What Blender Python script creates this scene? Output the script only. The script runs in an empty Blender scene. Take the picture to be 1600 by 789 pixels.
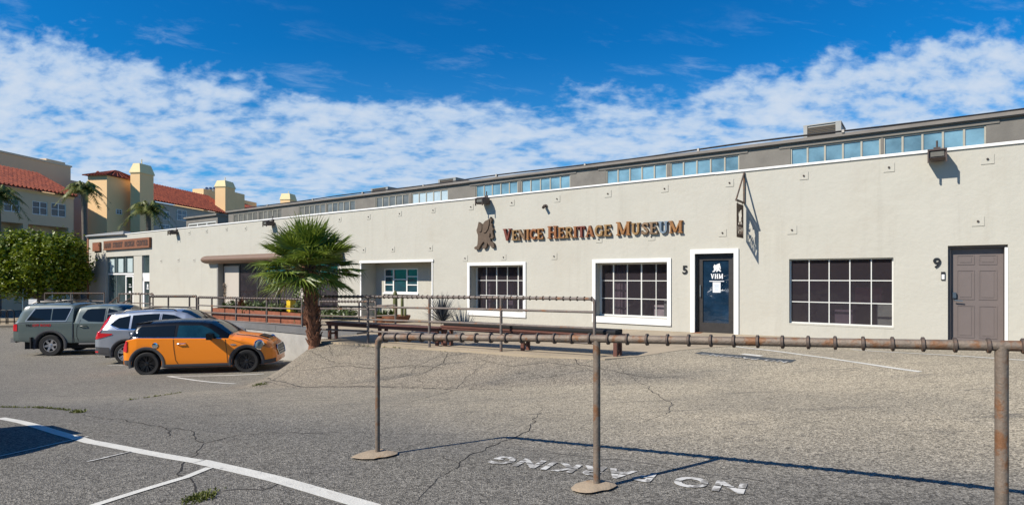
import bpy, math, random
import numpy as np
from mathutils import Vector, Matrix

random.seed(7)
rng = np.random.default_rng(11)
R = math.radians
scene = bpy.context.scene
COL = scene.collection

# ------------------------------------------------------------------ camera
EYE, F, CX, CY = 1.6, 900.0, 800.0, 432.0
cd = bpy.data.cameras.new("camera")
cam = bpy.data.objects.new("camera", cd)
COL.objects.link(cam)
cam.location = (0, 0, EYE)
cam.rotation_euler = (R(90), 0, 0)
cd.sensor_width = 36
cd.lens = F * 36 / 1600
cd.shift_y = (CY - 394.5) / 1600
cd.clip_start = 0.05
cd.clip_end = 3000
scene.camera = cam

# ------------------------------------------------------------------ light
SUN_AZ, SUN_EL = R(29), R(39.5)          # light travels towards +X/+Y at this azimuth
Ldir = Vector((math.cos(SUN_AZ) * math.cos(SUN_EL), math.sin(SUN_AZ) * math.cos(SUN_EL), -math.sin(SUN_EL)))
sl = bpy.data.lights.new("sun", 'SUN')
sl.energy = 5.0
sl.angle = R(0.5)
sl.color = (1.0, 0.93, 0.82)
so = bpy.data.objects.new("sun", sl)
COL.objects.link(so)
so.rotation_euler = Ldir.to_track_quat('-Z', 'Y').to_euler()
so.location = (-20, -10, 30)

scene.view_settings.view_transform = 'Standard'
scene.view_settings.look = 'None'
scene.view_settings.exposure = 0.5
scene.view_settings.gamma = 1.0
scene.view_settings.use_curve_mapping = False

# ------------------------------------------------------------------ sky
world = bpy.data.worlds.new("World")
scene.world = world
world.use_nodes = True
wt = world.node_tree
wt.nodes.clear()


def N(t, typ, **kw):
    n = t.nodes.new(typ)
    for k, v in kw.items():
        setattr(n, k, v)
    return n


def mth(t, op, a, b=None, clamp=False):
    n = N(t, 'ShaderNodeMath', operation=op, use_clamp=clamp)
    for i, v in enumerate((a, b)):
        if v is None:
            continue
        if isinstance(v, (int, float)):
            n.inputs[i].default_value = v
        else:
            t.links.new(v, n.inputs[i])
    return n.outputs[0]


def maprange(t, v, a, b, c=0.0, d=1.0, smooth=True):
    n = N(t, 'ShaderNodeMapRange')
    n.interpolation_type = 'SMOOTHSTEP' if smooth else 'LINEAR'
    t.links.new(v, n.inputs['Value'])
    n.inputs['From Min'].default_value = a
    n.inputs['From Max'].default_value = b
    n.inputs['To Min'].default_value = c
    n.inputs['To Max'].default_value = d
    return n.outputs[0]


def mixc(t, fac, a, b, mode='MIX'):
    n = N(t, 'ShaderNodeMix', data_type='RGBA', blend_type=mode)
    if isinstance(fac, (int, float)):
        n.inputs[0].default_value = fac
    else:
        t.links.new(fac, n.inputs[0])
    for i, v in ((6, a), (7, b)):
        if isinstance(v, tuple):
            n.inputs[i].default_value = (*v, 1) if len(v) == 3 else v
        else:
            t.links.new(v, n.inputs[i])
    return n.outputs[2]


def noise(t, vec, scale, detail=4, rough=0.5, dist=0.0):
    n = N(t, 'ShaderNodeTexNoise')
    n.inputs['Scale'].default_value = scale
    n.inputs['Detail'].default_value = detail
    n.inputs['Roughness'].default_value = rough
    n.inputs['Distortion'].default_value = dist
    if vec is not None:
        t.links.new(vec, n.inputs['Vector'])
    return n.outputs['Fac']


def build_world():
    t = wt
    sky = N(t, 'ShaderNodeTexSky', sky_type='NISHITA')
    sky.sun_disc = False
    sky.sun_elevation = SUN_EL
    sky.sun_rotation = math.atan2(-math.cos(SUN_AZ), -math.sin(SUN_AZ))
    sky.air_density = 1.0
    sky.dust_density = 0.0
    sky.ozone_density = 3.0
    tc = N(t, 'ShaderNodeTexCoord')
    sep = N(t, 'ShaderNodeSeparateXYZ')
    t.links.new(tc.outputs['Generated'], sep.inputs[0])
    z = mth(t, 'MAXIMUM', sep.outputs[2], 0.03)
    px = mth(t, 'DIVIDE', sep.outputs[0], z)
    py = mth(t, 'DIVIDE', sep.outputs[1], z)
    cmb = N(t, 'ShaderNodeCombineXYZ')
    t.links.new(px, cmb.inputs[0]); t.links.new(py, cmb.inputs[1])
    P = cmb.outputs[0]
    # altocumulus deck: cells, gaps and a wandering edge
    yy = mth(t, 'MAXIMUM', sep.outputs[1], 0.05)
    u = mth(t, 'DIVIDE', sep.outputs[0], yy)
    el = mth(t, 'DIVIDE', z, yy)
    lv = mth(t, 'LOGARITHM', el, math.e)
    cq = N(t, 'ShaderNodeCombineXYZ')
    t.links.new(u, cq.inputs[0]); t.links.new(mth(t, 'MULTIPLY', lv, 0.62), cq.inputs[1])
    Q = cq.outputs[0]
    rot = N(t, 'ShaderNodeMapping')
    rot.inputs['Rotation'].default_value = (0, 0, R(14))
    t.links.new(Q, rot.inputs[0])
    Q = rot.outputs[0]
    big = noise(t, Q, 2.1, 3, 0.5, 0.2)
    mid = noise(t, Q, 10.0, 4, 0.5, 0.15)
    fine = noise(t, Q, 29.0, 5, 0.55, 0.15)
    px2 = mth(t, 'MULTIPLY', px, px)
    edge = mth(t, 'SUBTRACT', 3.0, mth(t, 'MULTIPLY', px2, 0.2))
    e = mth(t, 'SUBTRACT', py, edge)
    e = mth(t, 'ADD', e, mth(t, 'MULTIPLY', mth(t, 'SUBTRACT', big, 0.5), 1.5))
    cover = maprange(t, e, -0.55, 0.65)
    dens = mth(t, 'ADD', mth(t, 'MULTIPLY', mid, 0.55), mth(t, 'MULTIPLY', fine, 0.45))
    thr = mth(t, 'SUBTRACT', 0.797, mth(t, 'MULTIPLY', cover, 0.435))
    thr = mth(t, 'SUBTRACT', thr, mth(t, 'MULTIPLY', mth(t, 'SUBTRACT', big, 0.5), 0.16))
    c = mth(t, 'SUBTRACT', dens, thr)
    mask = maprange(t, c, -0.07, 0.16)
    mask = mth(t, 'MULTIPLY', mask, 0.93)
    # thin wisps above the deck
    mp = N(t, 'ShaderNodeMapping')
    mp.inputs['Rotation'].default_value = (0, 0, R(28))
    mp.inputs['Scale'].default_value = (1.0, 2.6, 1)
    t.links.new(Q, mp.inputs[0])
    st = noise(t, mp.outputs[0], 6.0, 6, 0.65, 0.3)
    stm = mth(t, 'MULTIPLY', maprange(t, st, 0.52, 0.8), maprange(t, e, -1.0, 0.0, 0.0, 0.4))
    mask = mth(t, 'MAXIMUM', mask, stm)
    shade = maprange(t, c, 0.03, 0.3)
    ccol = mixc(t, shade, (4.2, 5.9, 8.3), (6.4, 7.3, 8.5))
    hs = N(t, 'ShaderNodeHueSaturation')
    hs.inputs['Saturation'].default_value = 1.25
    t.links.new(sky.outputs[0], hs.inputs['Color'])
    scol = mixc(t, 1.0, hs.outputs[0], (0.08, 0.92, 1.3), 'MULTIPLY')
    # paler towards the horizon, where the air is thick
    scol = mixc(t, maprange(t, el, 0.42, 0.02, 0.0, 0.5), scol, (1.6, 4.4, 8.2))
    mask = mth(t, 'MULTIPLY', mask, maprange(t, sep.outputs[1], -0.05, 0.25))
    out = mixc(t, mask, scol, ccol)
    bg = N(t, 'ShaderNodeBackground')
    bg.inputs['Strength'].default_value = 0.0707
    t.links.new(out, bg.inputs['Color'])
    wo = N(t, 'ShaderNodeOutputWorld')
    t.links.new(bg.outputs[0], wo.inputs['Surface'])


build_world()

# ------------------------------------------------------------------ helpers


class MB:
    """collects shapes, then links them as ONE mesh object"""

    def __init__(s):
        s.v = []; s.f = []; s.mi = []; s.cur = 0

    def add(s, vs, fs):
        o = len(s.v)
        s.v += [tuple(p) for p in vs]
        s.f += [tuple(i + o for i in f) for f in fs]
        s.mi += [s.cur] * len(fs)
        return s

    def box(s, x0, x1, y0, y1, z0, z1, rz=0, c=None):
        vs = [(x, y, z) for z in (z0, z1) for y in (y0, y1) for x in (x0, x1)]
        if rz:
            c = c or ((x0 + x1) / 2, (y0 + y1) / 2)
            ca, sa = math.cos(rz), math.sin(rz)
            vs = [(c[0] + (x - c[0]) * ca - (y - c[1]) * sa, c[1] + (x - c[0]) * sa + (y - c[1]) * ca, z) for x, y, z in vs]
        return s.add(vs, [(0, 2, 3, 1), (4, 5, 7, 6), (0, 1, 5, 4), (2, 6, 7, 3), (0, 4, 6, 2), (1, 3, 7, 5)])

    def tube(s, pts, r, n=10, cap=True):
        pts = [Vector(p) for p in pts]
        rs = r if isinstance(r, (list, tuple)) else [r] * len(pts)
        rings = []
        up = None
        for i, p in enumerate(pts):
            a = pts[max(i - 1, 0)]; b = pts[min(i + 1, len(pts) - 1)]
            d = (b - a)
            if d.length < 1e-9:
                d = Vector((0, 0, 1))
            d.normalize()
            if up is None:
                up = Vector((0, 0, 1)) if abs(d.z) < 0.9 else Vector((1, 0, 0))
            u = d.cross(up)
            if u.length < 1e-6:
                u = d.cross(Vector((0, 1, 0)))
            u.normalize()
            w = u.cross(d).normalized()
            up = w
            rings.append([p + (u * math.cos(2 * math.pi * k / n) + w * math.sin(2 * math.pi * k / n)) * rs[i] for k in range(n)])
        vs = [q for r_ in rings for q in r_]
        fs = []
        for i in range(len(pts) - 1):
            for k in range(n):
                k2 = (k + 1) % n
                fs.append((i * n + k, (i + 1) * n + k, (i + 1) * n + k2, i * n + k2))
        if cap:
            fs.append(tuple(range(n))); fs.append(tuple(reversed(range((len(pts) - 1) * n, len(pts) * n))))
        return s.add(vs, fs)

    def lathe(s, prof, n=24, M=None, cap=True):
        """prof: (radius, axial) pairs; spun round local z, then moved by M"""
        vs = []
        for r, a in prof:
            for k in range(n):
                p = Vector((r * math.cos(2 * math.pi * k / n), r * math.sin(2 * math.pi * k / n), a))
                vs.append(M @ p if M else p)
        fs = []
        for i in range(len(prof) - 1):
            for k in range(n):
                k2 = (k + 1) % n
                fs.append((i * n + k, i * n + k2, (i + 1) * n + k2, (i + 1) * n + k))
        if cap:
            fs.append(tuple(reversed(range(n))))
            fs.append(tuple(range((len(prof) - 1) * n, len(prof) * n)))
        return s.add(vs, fs)

    def prism(s, poly, f0, f1):
        """poly of 2-D points; f0/f1 map (a,b) to 3-D for the two caps"""
        n = len(poly)
        vs = [f0(*p) for p in poly] + [f1(*p) for p in poly]
        from mathutils.geometry import tessellate_polygon
        tri = tessellate_polygon([[Vector((p[0], p[1], 0)) for p in poly]])
        fs = [tuple(t) for t in tri] + [tuple(i + n for i in reversed(t)) for t in tri]
        fs += [(i, i + n, (i + 1) % n + n, (i + 1) % n) for i in range(n)]
        return s.add(vs, fs)

    def build(s, name, mat, parent=None, smooth=False, angle=40, loc=None, rz=0):
        me = bpy.data.meshes.new(name)
        me.from_pydata(s.v, [], s.f)
        for m in (mat if isinstance(mat, (list, tuple)) else [mat]):
            me.materials.append(m)
        if any(s.mi):
            me.polygons.foreach_set('material_index', s.mi)
        if smooth:
            me.shade_smooth()
            if angle:
                me.set_sharp_from_angle(angle=R(angle))
        me.validate()
        me.update()
        o = bpy.data.objects.new(name, me)
        COL.objects.link(o)
        if parent:
            o.parent = parent
        if loc:
            o.location = loc
        o.rotation_euler.z = rz
        return o


def fix_normals(o):
    import bmesh
    bm = bmesh.new(); bm.from_mesh(o.data)
    bmesh.ops.recalc_face_normals(bm, faces=bm.faces)
    bm.to_mesh(o.data); bm.free()
    return o


def tag(o, label=None, cat=None, group=None, kind=None):
    if label: o['label'] = label
    if cat: o['category'] = cat
    if group: o['group'] = group
    if kind: o['kind'] = kind
    return o


def thing(name, label, cat, loc=(0, 0, 0), rz=0, group=None):
    o = bpy.data.objects.new(name, None)
    COL.objects.link(o)
    o.empty_display_size = 0.2
    o.location = loc
    o.rotation_euler = (0, 0, rz)
    return tag(o, label, cat, group)


def sub(name, parent, loc=(0, 0, 0), rot=(0, 0, 0)):
    o = bpy.data.objects.new(name, None)
    COL.objects.link(o)
    o.empty_display_size = 0.1
    o.parent = parent
    o.location = loc
    o.rotation_euler = rot
    return o


def copy_tree(o, parent=None):
    c = o.copy()
    COL.objects.link(c)
    if parent:
        c.parent = parent
    for ch in list(o.children):
        copy_tree(ch, c)
    return c


def text_data(txt, size, extrude=0.0, offset=0.0, spacing=1.0):
    cu = bpy.data.curves.new('lettering', 'FONT')
    cu.body = txt; cu.size = size; cu.extrude = extrude; cu.offset = offset
    cu.space_character = spacing
    cu.resolution_u = 4
    o = bpy.data.objects.new('lettering', cu)
    COL.objects.link(o)
    dg = bpy.context.evaluated_depsgraph_get()
    me = bpy.data.meshes.new_from_object(o.evaluated_get(dg))
    vs = [tuple(v.co) for v in me.vertices]
    fs = [tuple(p.vertices) for p in me.polygons]
    bpy.data.objects.remove(o); bpy.data.curves.remove(cu); bpy.data.meshes.remove(me)
    return vs, fs


# ------------------------------------------------------------------ materials
MATS = {}
# paints, metals and glass keep their own values; everything mineral, wooden or rusty is a shade darker
KEEP_DEFAULT = 0.64
KEEP = {'beige_wall': 1.0, 'cream_wall': .97, 'chimney_cap': .9, 'pale_wall': .9, 'pale_band': .9, 'white_paint': 0.82, 'white_vinyl': 0.8, 'white_paper': 0.8, 'line_paint': 0.82, 'faded_paint': 0.85, 'chrome': 1.0, 'rim_silver': .9, 'aluminium': 1.0, 'orange_car_paint': .92, 'silver_car_paint': .85,
        'rusted_pipe': 1.0, 'weathered_pipe': .95, 'rust_collar': .9, 'yellow_plastic': .85, 'tail_lamp_red': 1.0, 'dark_glass': 1.0, 'car_glass': 1.0, 'clerestory_glass': .75, 'clerestory_pale_glass': .8,
        'window_bar_paint': .8, 'carved_letter_b': .75, 'bench_wood': .9, 'redwood': .8}


def mat(name, col, rough=0.7, metal=0.0, var=0.12, vscale=3.0, bump=0.0, bscale=40.0, spec=None, coat=0.0, grime=None, gscale=1.5, glo=0.5, ghi=0.7, coords='Object'):
    m = bpy.data.materials.new(name)
    m.use_nodes = True
    t = m.node_tree
    b = t.nodes['Principled BSDF']
    b.inputs['Roughness'].default_value = rough
    b.inputs['Metallic'].default_value = metal
    if spec is not None:
        b.inputs['Specular IOR Level'].default_value = spec
    if coat:
        b.inputs['Coat Weight'].default_value = coat
        b.inputs['Coat Roughness'].default_value = 0.04
    tc = N(t, 'ShaderNodeTexCoord')
    vec = tc.outputs[coords]
    k = KEEP.get(name, KEEP_DEFAULT)
    c = tuple(x * k for x in col)
    if grime:
        grime = tuple(x * k for x in grime)
    if var:
        f = noise(t, vec, vscale, 5, 0.6)
        f = maprange(t, f, 0.25, 0.75, 0, 1, False)
        lo = tuple(max(0, x * (1 - var)) for x in c); hi = tuple(min(1, x * (1 + var)) for x in c)
        colr = mixc(t, f, lo, hi)
    else:
        colr = mixc(t, 0.0, c, c)
    if grime:
        g = noise(t, vec, gscale, 6, 0.65, 0.3)
        colr = mixc(t, maprange(t, g, glo, ghi), colr, grime)
    t.links.new(colr, b.inputs['Base Color'])
    if bump:
        bn = N(t, 'ShaderNodeBump')
        bn.inputs['Strength'].default_value = bump
        bn.inputs['Distance'].default_value = 0.02
        t.links.new(noise(t, vec, bscale, 5, 0.6), bn.inputs['Height'])
        t.links.new(bn.outputs[0], b.inputs['Normal'])
    MATS[name] = m
    return m


def glass(name, col, rough=0.03, spec=0.7, var=0.3, vscale=0.7, wave=0.05):
    m = mat(name, col, rough, 0, var, vscale, spec=spec)
    t = m.node_tree
    b = t.nodes['Principled BSDF']
    tc = N(t, 'ShaderNodeTexCoord')
    bn = N(t, 'ShaderNodeBump')
    bn.inputs['Strength'].default_value = wave
    bn.inputs['Distance'].default_value = 0.1
    t.links.new(noise(t, tc.outputs['Object'], 2.2, 2, 0.5), bn.inputs['Height'])
    t.links.new(bn.outputs[0], b.inputs['Normal'])
    return m


STUCCO = mat('stucco', (0.625, 0.602, 0.52), 0.9, 0, 0.05, 1.2, 0.45, 9, grime=(0.585, 0.55, 0.465), gscale=0.6, glo=0.5, ghi=0.75)
def streaks(m):
    """rain streaks and patched areas in the coat"""
    t = m.node_tree
    b = t.nodes['Principled BSDF']
    src = b.inputs['Base Color'].links[0].from_socket
    tc = N(t, 'ShaderNodeTexCoord')
    mp = N(t, 'ShaderNodeMapping')
    mp.inputs['Scale'].default_value = (3.2, 1, 0.22)
    t.links.new(tc.outputs['Object'], mp.inputs[0])
    f = maprange(t, noise(t, mp.outputs[0], 1.0, 6, 0.7, 0.2), 0.5, 0.75)
    c = mixc(t, mth(t, 'MULTIPLY', f, 0.3), src, (0.3, 0.28, 0.235))
    g = maprange(t, noise(t, tc.outputs['Object'], 0.35, 2, 0.4, 0.8), 0.47, 0.53)
    c = mixc(t, mth(t, 'MULTIPLY', g, 0.12), c, (0.42, 0.405, 0.36))
    h = maprange(t, noise(t, tc.outputs['Object'], 2.6, 5, 0.7), 0.6, 0.78)
    c = mixc(t, mth(t, 'MULTIPLY', h, 0.25), c, (0.3, 0.285, 0.24))
    t.links.new(c, b.inputs['Base Color'])


streaks(STUCCO)
WHITE = mat('white_paint', (0.84, 0.83, 0.8), 0.6, 0, 0.03, 4, 0.1, 30)
BARWHITE = mat('window_bar_paint', (0.7, 0.7, 0.66), 0.5, 0, 0.05, 6)
GREYROOF = mat('grey_stucco', (0.25, 0.23, 0.2), 0.9, 0, 0.18, 1.2, 0.3, 20, grime=(0.19, 0.175, 0.155), gscale=0.7)
FASCIA = mat('fascia_paint', (0.27, 0.24, 0.21), 0.8, 0, 0.15, 2, 0.1, 30)
ROOFFELT = mat('roof_felt', (0.32, 0.31, 0.29), 0.9, 0, 0.15, 2)
DARKGLASS = glass('dark_glass', (0.026, 0.021, 0.024), 0.02, 1.0, 0.7, 1.6, 0.08)
TEALGLASS = glass('teal_glass', (0.02, 0.07, 0.095), 0.06, 0.4, 0.35, 1.4)
CLERGLASS = glass('clerestory_glass', (0.2, 0.355, 0.44), 0.12, 0.6, 0.6, 0.75)  # blue base colour stands in for the reflected sky
CLERGREY = glass('clerestory_grey_glass', (0.2, 0.2, 0.185), 0.12, 0.5, 0.5, 1.6)
CLERPALE = glass('clerestory_pale_glass', (0.48, 0.58, 0.62), 0.2, 0.5, 0.15, 1.6)
GREENGLASS = glass('green_grey_glass', (0.07, 0.1, 0.105), 0.06, 0.5, 0.4, 0.8)
DARKMETAL = mat('dark_metal', (0.055, 0.05, 0.048), 0.45, 0.3, 0.2, 8)
DOORBROWN = mat('door_paint', (0.19, 0.155, 0.145), 0.5, 0, 0.05, 3)
BLACK = mat('black_paint', (0.012, 0.012, 0.013), 0.4, 0, 0.1, 5)
ALU = mat('aluminium', (0.42, 0.45, 0.46), 0.35, 0.8, 0.08, 4)
RUST = mat('rusted_pipe', (0.165, 0.13, 0.1), 0.62, 0.2, 0.25, 9, 0.3, 60, grime=(0.17, 0.08, 0.035), gscale=8, glo=0.49, ghi=0.62)
RUST2 = mat('weathered_pipe', (0.15, 0.125, 0.11), 0.65, 0.25, 0.25, 7, 0.2, 60, grime=(0.2, 0.095, 0.045), gscale=4.0, glo=0.55, ghi=0.68)
RUSTDARK = mat('rust_collar', (0.1, 0.075, 0.06), 0.7, 0.2, 0.3, 12, 0.25, 60, grime=(0.2, 0.085, 0.03), gscale=9)
CONC = mat('concrete_tan', (0.5, 0.41, 0.29), 0.9, 0, 0.14, 1.1, 0.3, 30, grime=(0.38, 0.31, 0.22), gscale=1.3)
CONCWHITE = mat('concrete_wall', (0.5, 0.48, 0.44), 0.9, 0, 0.16, 3, 0.3, 30)
CONCGREY = mat('concrete_curb', (0.19, 0.19, 0.19), 0.9, 0, 0.15, 3, 0.3, 30)
FOOTING = mat('footing_concrete', (0.46, 0.36, 0.25), 0.95, 0, 0.15, 8, 0.5, 25, grime=(0.42, 0.2, 0.06), gscale=6, glo=0.55, ghi=0.75)
REDWOOD = mat('redwood', (0.27, 0.085, 0.04), 0.7, 0, 0.3, 6, 0.2, 40)
BENCHWOOD = mat('bench_wood', (0.115, 0.04, 0.026), 0.6, 0, 0.25, 6, 0.2, 30)
CUSHION = mat('black_cushion', (0.018, 0.018, 0.02), 0.85, 0, 0.2, 6)
TAUPE = mat('taupe_metal', (0.25, 0.155, 0.105), 0.6, 0, 0.08, 3)
TIMBER = mat('sign_timber', (0.27, 0.1, 0.045), 0.7, 0, 0.3, 10, 0.2, 40)
BRICK = mat('brick', (0.36, 0.15, 0.07), 0.9, 0, 0.3, 6, 0.3, 25)
LINEPAINT = mat('line_paint', (0.66, 0.645, 0.58), 0.75, 0, 0.1, 6, 0.3, 60, grime=(0.36, 0.34, 0.31), gscale=11, glo=0.6, ghi=0.72, coords='Object')
FADEPAINT = mat('faded_paint', (0.62, 0.61, 0.57), 0.8, 0, 0.1, 6, grime=(0.22, 0.21, 0.19), gscale=12, glo=0.43, ghi=0.57)
TARPAINT = mat('dark_paint', (0.06, 0.075, 0.09), 0.8, 0, 0.2, 4)
CRACK = mat('crack_dirt', (0.03, 0.026, 0.022), 1.0, 0, 0.3, 10)
CRACK_SHADE = mat('faint_crack_shade', (0.085, 0.075, 0.065), 1.0, 0, 0.3, 10)  # faint cracks, and the painted shade strip below the bank
RUBBER = mat('rubber', (0.016, 0.016, 0.017), 0.8, 0, 0.15, 10)
FLARE = mat('grey_cladding', (0.075, 0.075, 0.08), 0.6, 0, 0.06, 10)
CARGLASS = glass('car_glass', (0.008, 0.012, 0.016), 0.02, 0.3, 0.0)
ORANGE = mat('orange_car_paint', (0.9, 0.25, 0.006), 0.35, 0.0, 0.0, coat=0.5)
GLOSSBLACK = mat('gloss_black_paint', (0.009, 0.01, 0.012), 0.25, 0, 0, spec=0.3)
SILVER = mat('silver_car_paint', (0.43, 0.47, 0.53), 0.3, 0.55, 0.0, coat=1.0)
SAGE = mat('sage_car_paint', (0.155, 0.2, 0.185), 0.35, 0.05, 0.0, coat=0.8)
TAILRED = mat('tail_lamp_red', (0.5, 0.012, 0.02), 0.12, 0, 0, coat=0.8)
LAMPGLASS = mat('head_lamp_glass', (0.33, 0.38, 0.36), 0.08, 0.2, 0.2, 20, coat=0.8)
CHROME = mat('chrome', (0.75, 0.76, 0.78), 0.12, 1.0, 0)
RIMSILVER = mat('rim_silver', (0.6, 0.6, 0.62), 0.3, 0.8, 0)
RIMBLACK = mat('rim_black', (0.045, 0.045, 0.048), 0.25, 0.5, 0)
CREAM = mat('cream_wall', (0.86, 0.57, 0.29), 0.9, 0, 0.05, 0.5)
BEIGE = mat('beige_wall', (0.66, 0.48, 0.31), 0.9, 0, 0.06, 0.4)
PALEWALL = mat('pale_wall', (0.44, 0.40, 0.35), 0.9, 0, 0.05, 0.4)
CAPWALL = mat('chimney_cap', (0.84, 0.68, 0.38), 0.9, 0, 0.05, 0.6)
YELLOW = mat('yellow_plastic', (0.75, 0.5, 0.02), 0.5, 0, 0.05, 5)
EMBLEM = mat('carved_emblem', (0.135, 0.09, 0.058), 0.75, 0, 0.3, 9, 0.3, 40)
LIGHTBROWN = mat('floodlight_bronze', (0.1, 0.07, 0.06), 0.5, 0.2, 0.15, 8)
PAPER = mat('white_paper', (0.8, 0.82, 0.84), 0.8, 0, 0)
VINYL = mat('white_vinyl', (0.82, 0.82, 0.82), 0.6, 0, 0)
INK = mat('ink', (0.25, 0.4, 0.55), 0.8, 0, 0)


def leafmat(name, lo, hi, rough=0.5, vscale=1.4, fine=30.0):
    m = bpy.data.materials.new(name)
    m.use_nodes = True
    t = m.node_tree
    b = t.nodes['Principled BSDF']
    tc = N(t, 'ShaderNodeTexCoord')
    f = maprange(t, noise(t, tc.outputs['Object'], vscale, 4, 0.6), 0.3, 0.7)
    g = noise(t, tc.outputs['Object'], fine, 2, 0.5)
    f2 = mth(t, 'ADD', mth(t, 'MULTIPLY', f, 0.55), mth(t, 'MULTIPLY', maprange(t, g, 0.3, 0.7), 0.45), True)
    c = mixc(t, f2, tuple(x * .72 for x in lo), tuple(x * .72 for x in hi))
    t.links.new(c, b.inputs['Base Color'])
    b.inputs['Roughness'].default_value = rough
    b.inputs['Transmission Weight'].default_value = 0.0
    tr = N(t, 'ShaderNodeBsdfTranslucent')
    t.links.new(c, tr.inputs['Color'])
    mx = N(t, 'ShaderNodeMixShader')
    mx.inputs[0].default_value = 0.2
    t.links.new(b.outputs[0], mx.inputs[1]); t.links.new(tr.outputs[0], mx.inputs[2])
    t.links.new(mx.outputs[0], t.nodes['Material Output'].inputs['Surface'])
    return m


FICUS = leafmat('ficus_leaf', (0.07, 0.12, 0.006), (0.34, 0.4, 0.012))
FANLEAF = leafmat('fan_palm_leaf', (0.07, 0.14, 0.014), (0.33, 0.4, 0.055), 0.38, 1.6, 9)
FANDRY = leafmat('dry_frond', (0.2, 0.13, 0.05), (0.36, 0.27, 0.12), 0.7, 3, 12)
FEATHER = leafmat('feather_palm_leaf', (0.08, 0.12, 0.02), (0.32, 0.32, 0.06), 0.5, 0.8)
SHRUB = leafmat('shrub_leaf', (0.035, 0.07, 0.015), (0.16, 0.2, 0.05), 0.5, 3)
GREYLEAF = leafmat('grey_leaf', (0.045, 0.055, 0.07), (0.1, 0.115, 0.13), 0.6, 3)
REDLEAF = leafmat('red_leaf', (0.1, 0.03, 0.02), (0.24, 0.12, 0.05), 0.5, 5)
PALEFLOWER = leafmat('pale_flower', (0.4, 0.3, 0.2), (0.7, 0.58, 0.45), 0.7, 6)
GRASS = leafmat('grass_blade', (0.09, 0.11, 0.012), (0.2, 0.22, 0.03), 0.6, 4)
CACTUS = leafmat('cactus_skin', (0.1, 0.12, 0.03), (0.22, 0.22, 0.08), 0.6, 6)
BARK = mat('bark', (0.2, 0.17, 0.14), 0.95, 0, 0.25, 5, 0.6, 20)
PALMTRUNK = mat('fibrous_trunk', (0.3, 0.13, 0.07), 0.95, 0, 0.4, 12, 0.6, 30)


def tile_mat():
    m = bpy.data.materials.new('clay_tile')
    m.use_nodes = True
    t = m.node_tree
    b = t.nodes['Principled BSDF']
    b.inputs['Roughness'].default_value = 0.85
    tc = N(t, 'ShaderNodeTexCoord')
    n1 = maprange(t, noise(t, tc.outputs['Object'], 3.5, 4, 0.7), 0.35, 0.65)
    c = mixc(t, n1, (0.14, 0.021, 0.011), (0.31, 0.064, 0.027))
    t.links.new(c, b.inputs['Base Color'])
    return m


TILE = tile_mat()
TILEBED = mat('tile_bed', (0.06, 0.02, 0.012), .95, 0, .3, 4)


def brick_mat():
    m = bpy.data.materials.new('brick_pattern')
    m.use_nodes = True
    return m


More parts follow.
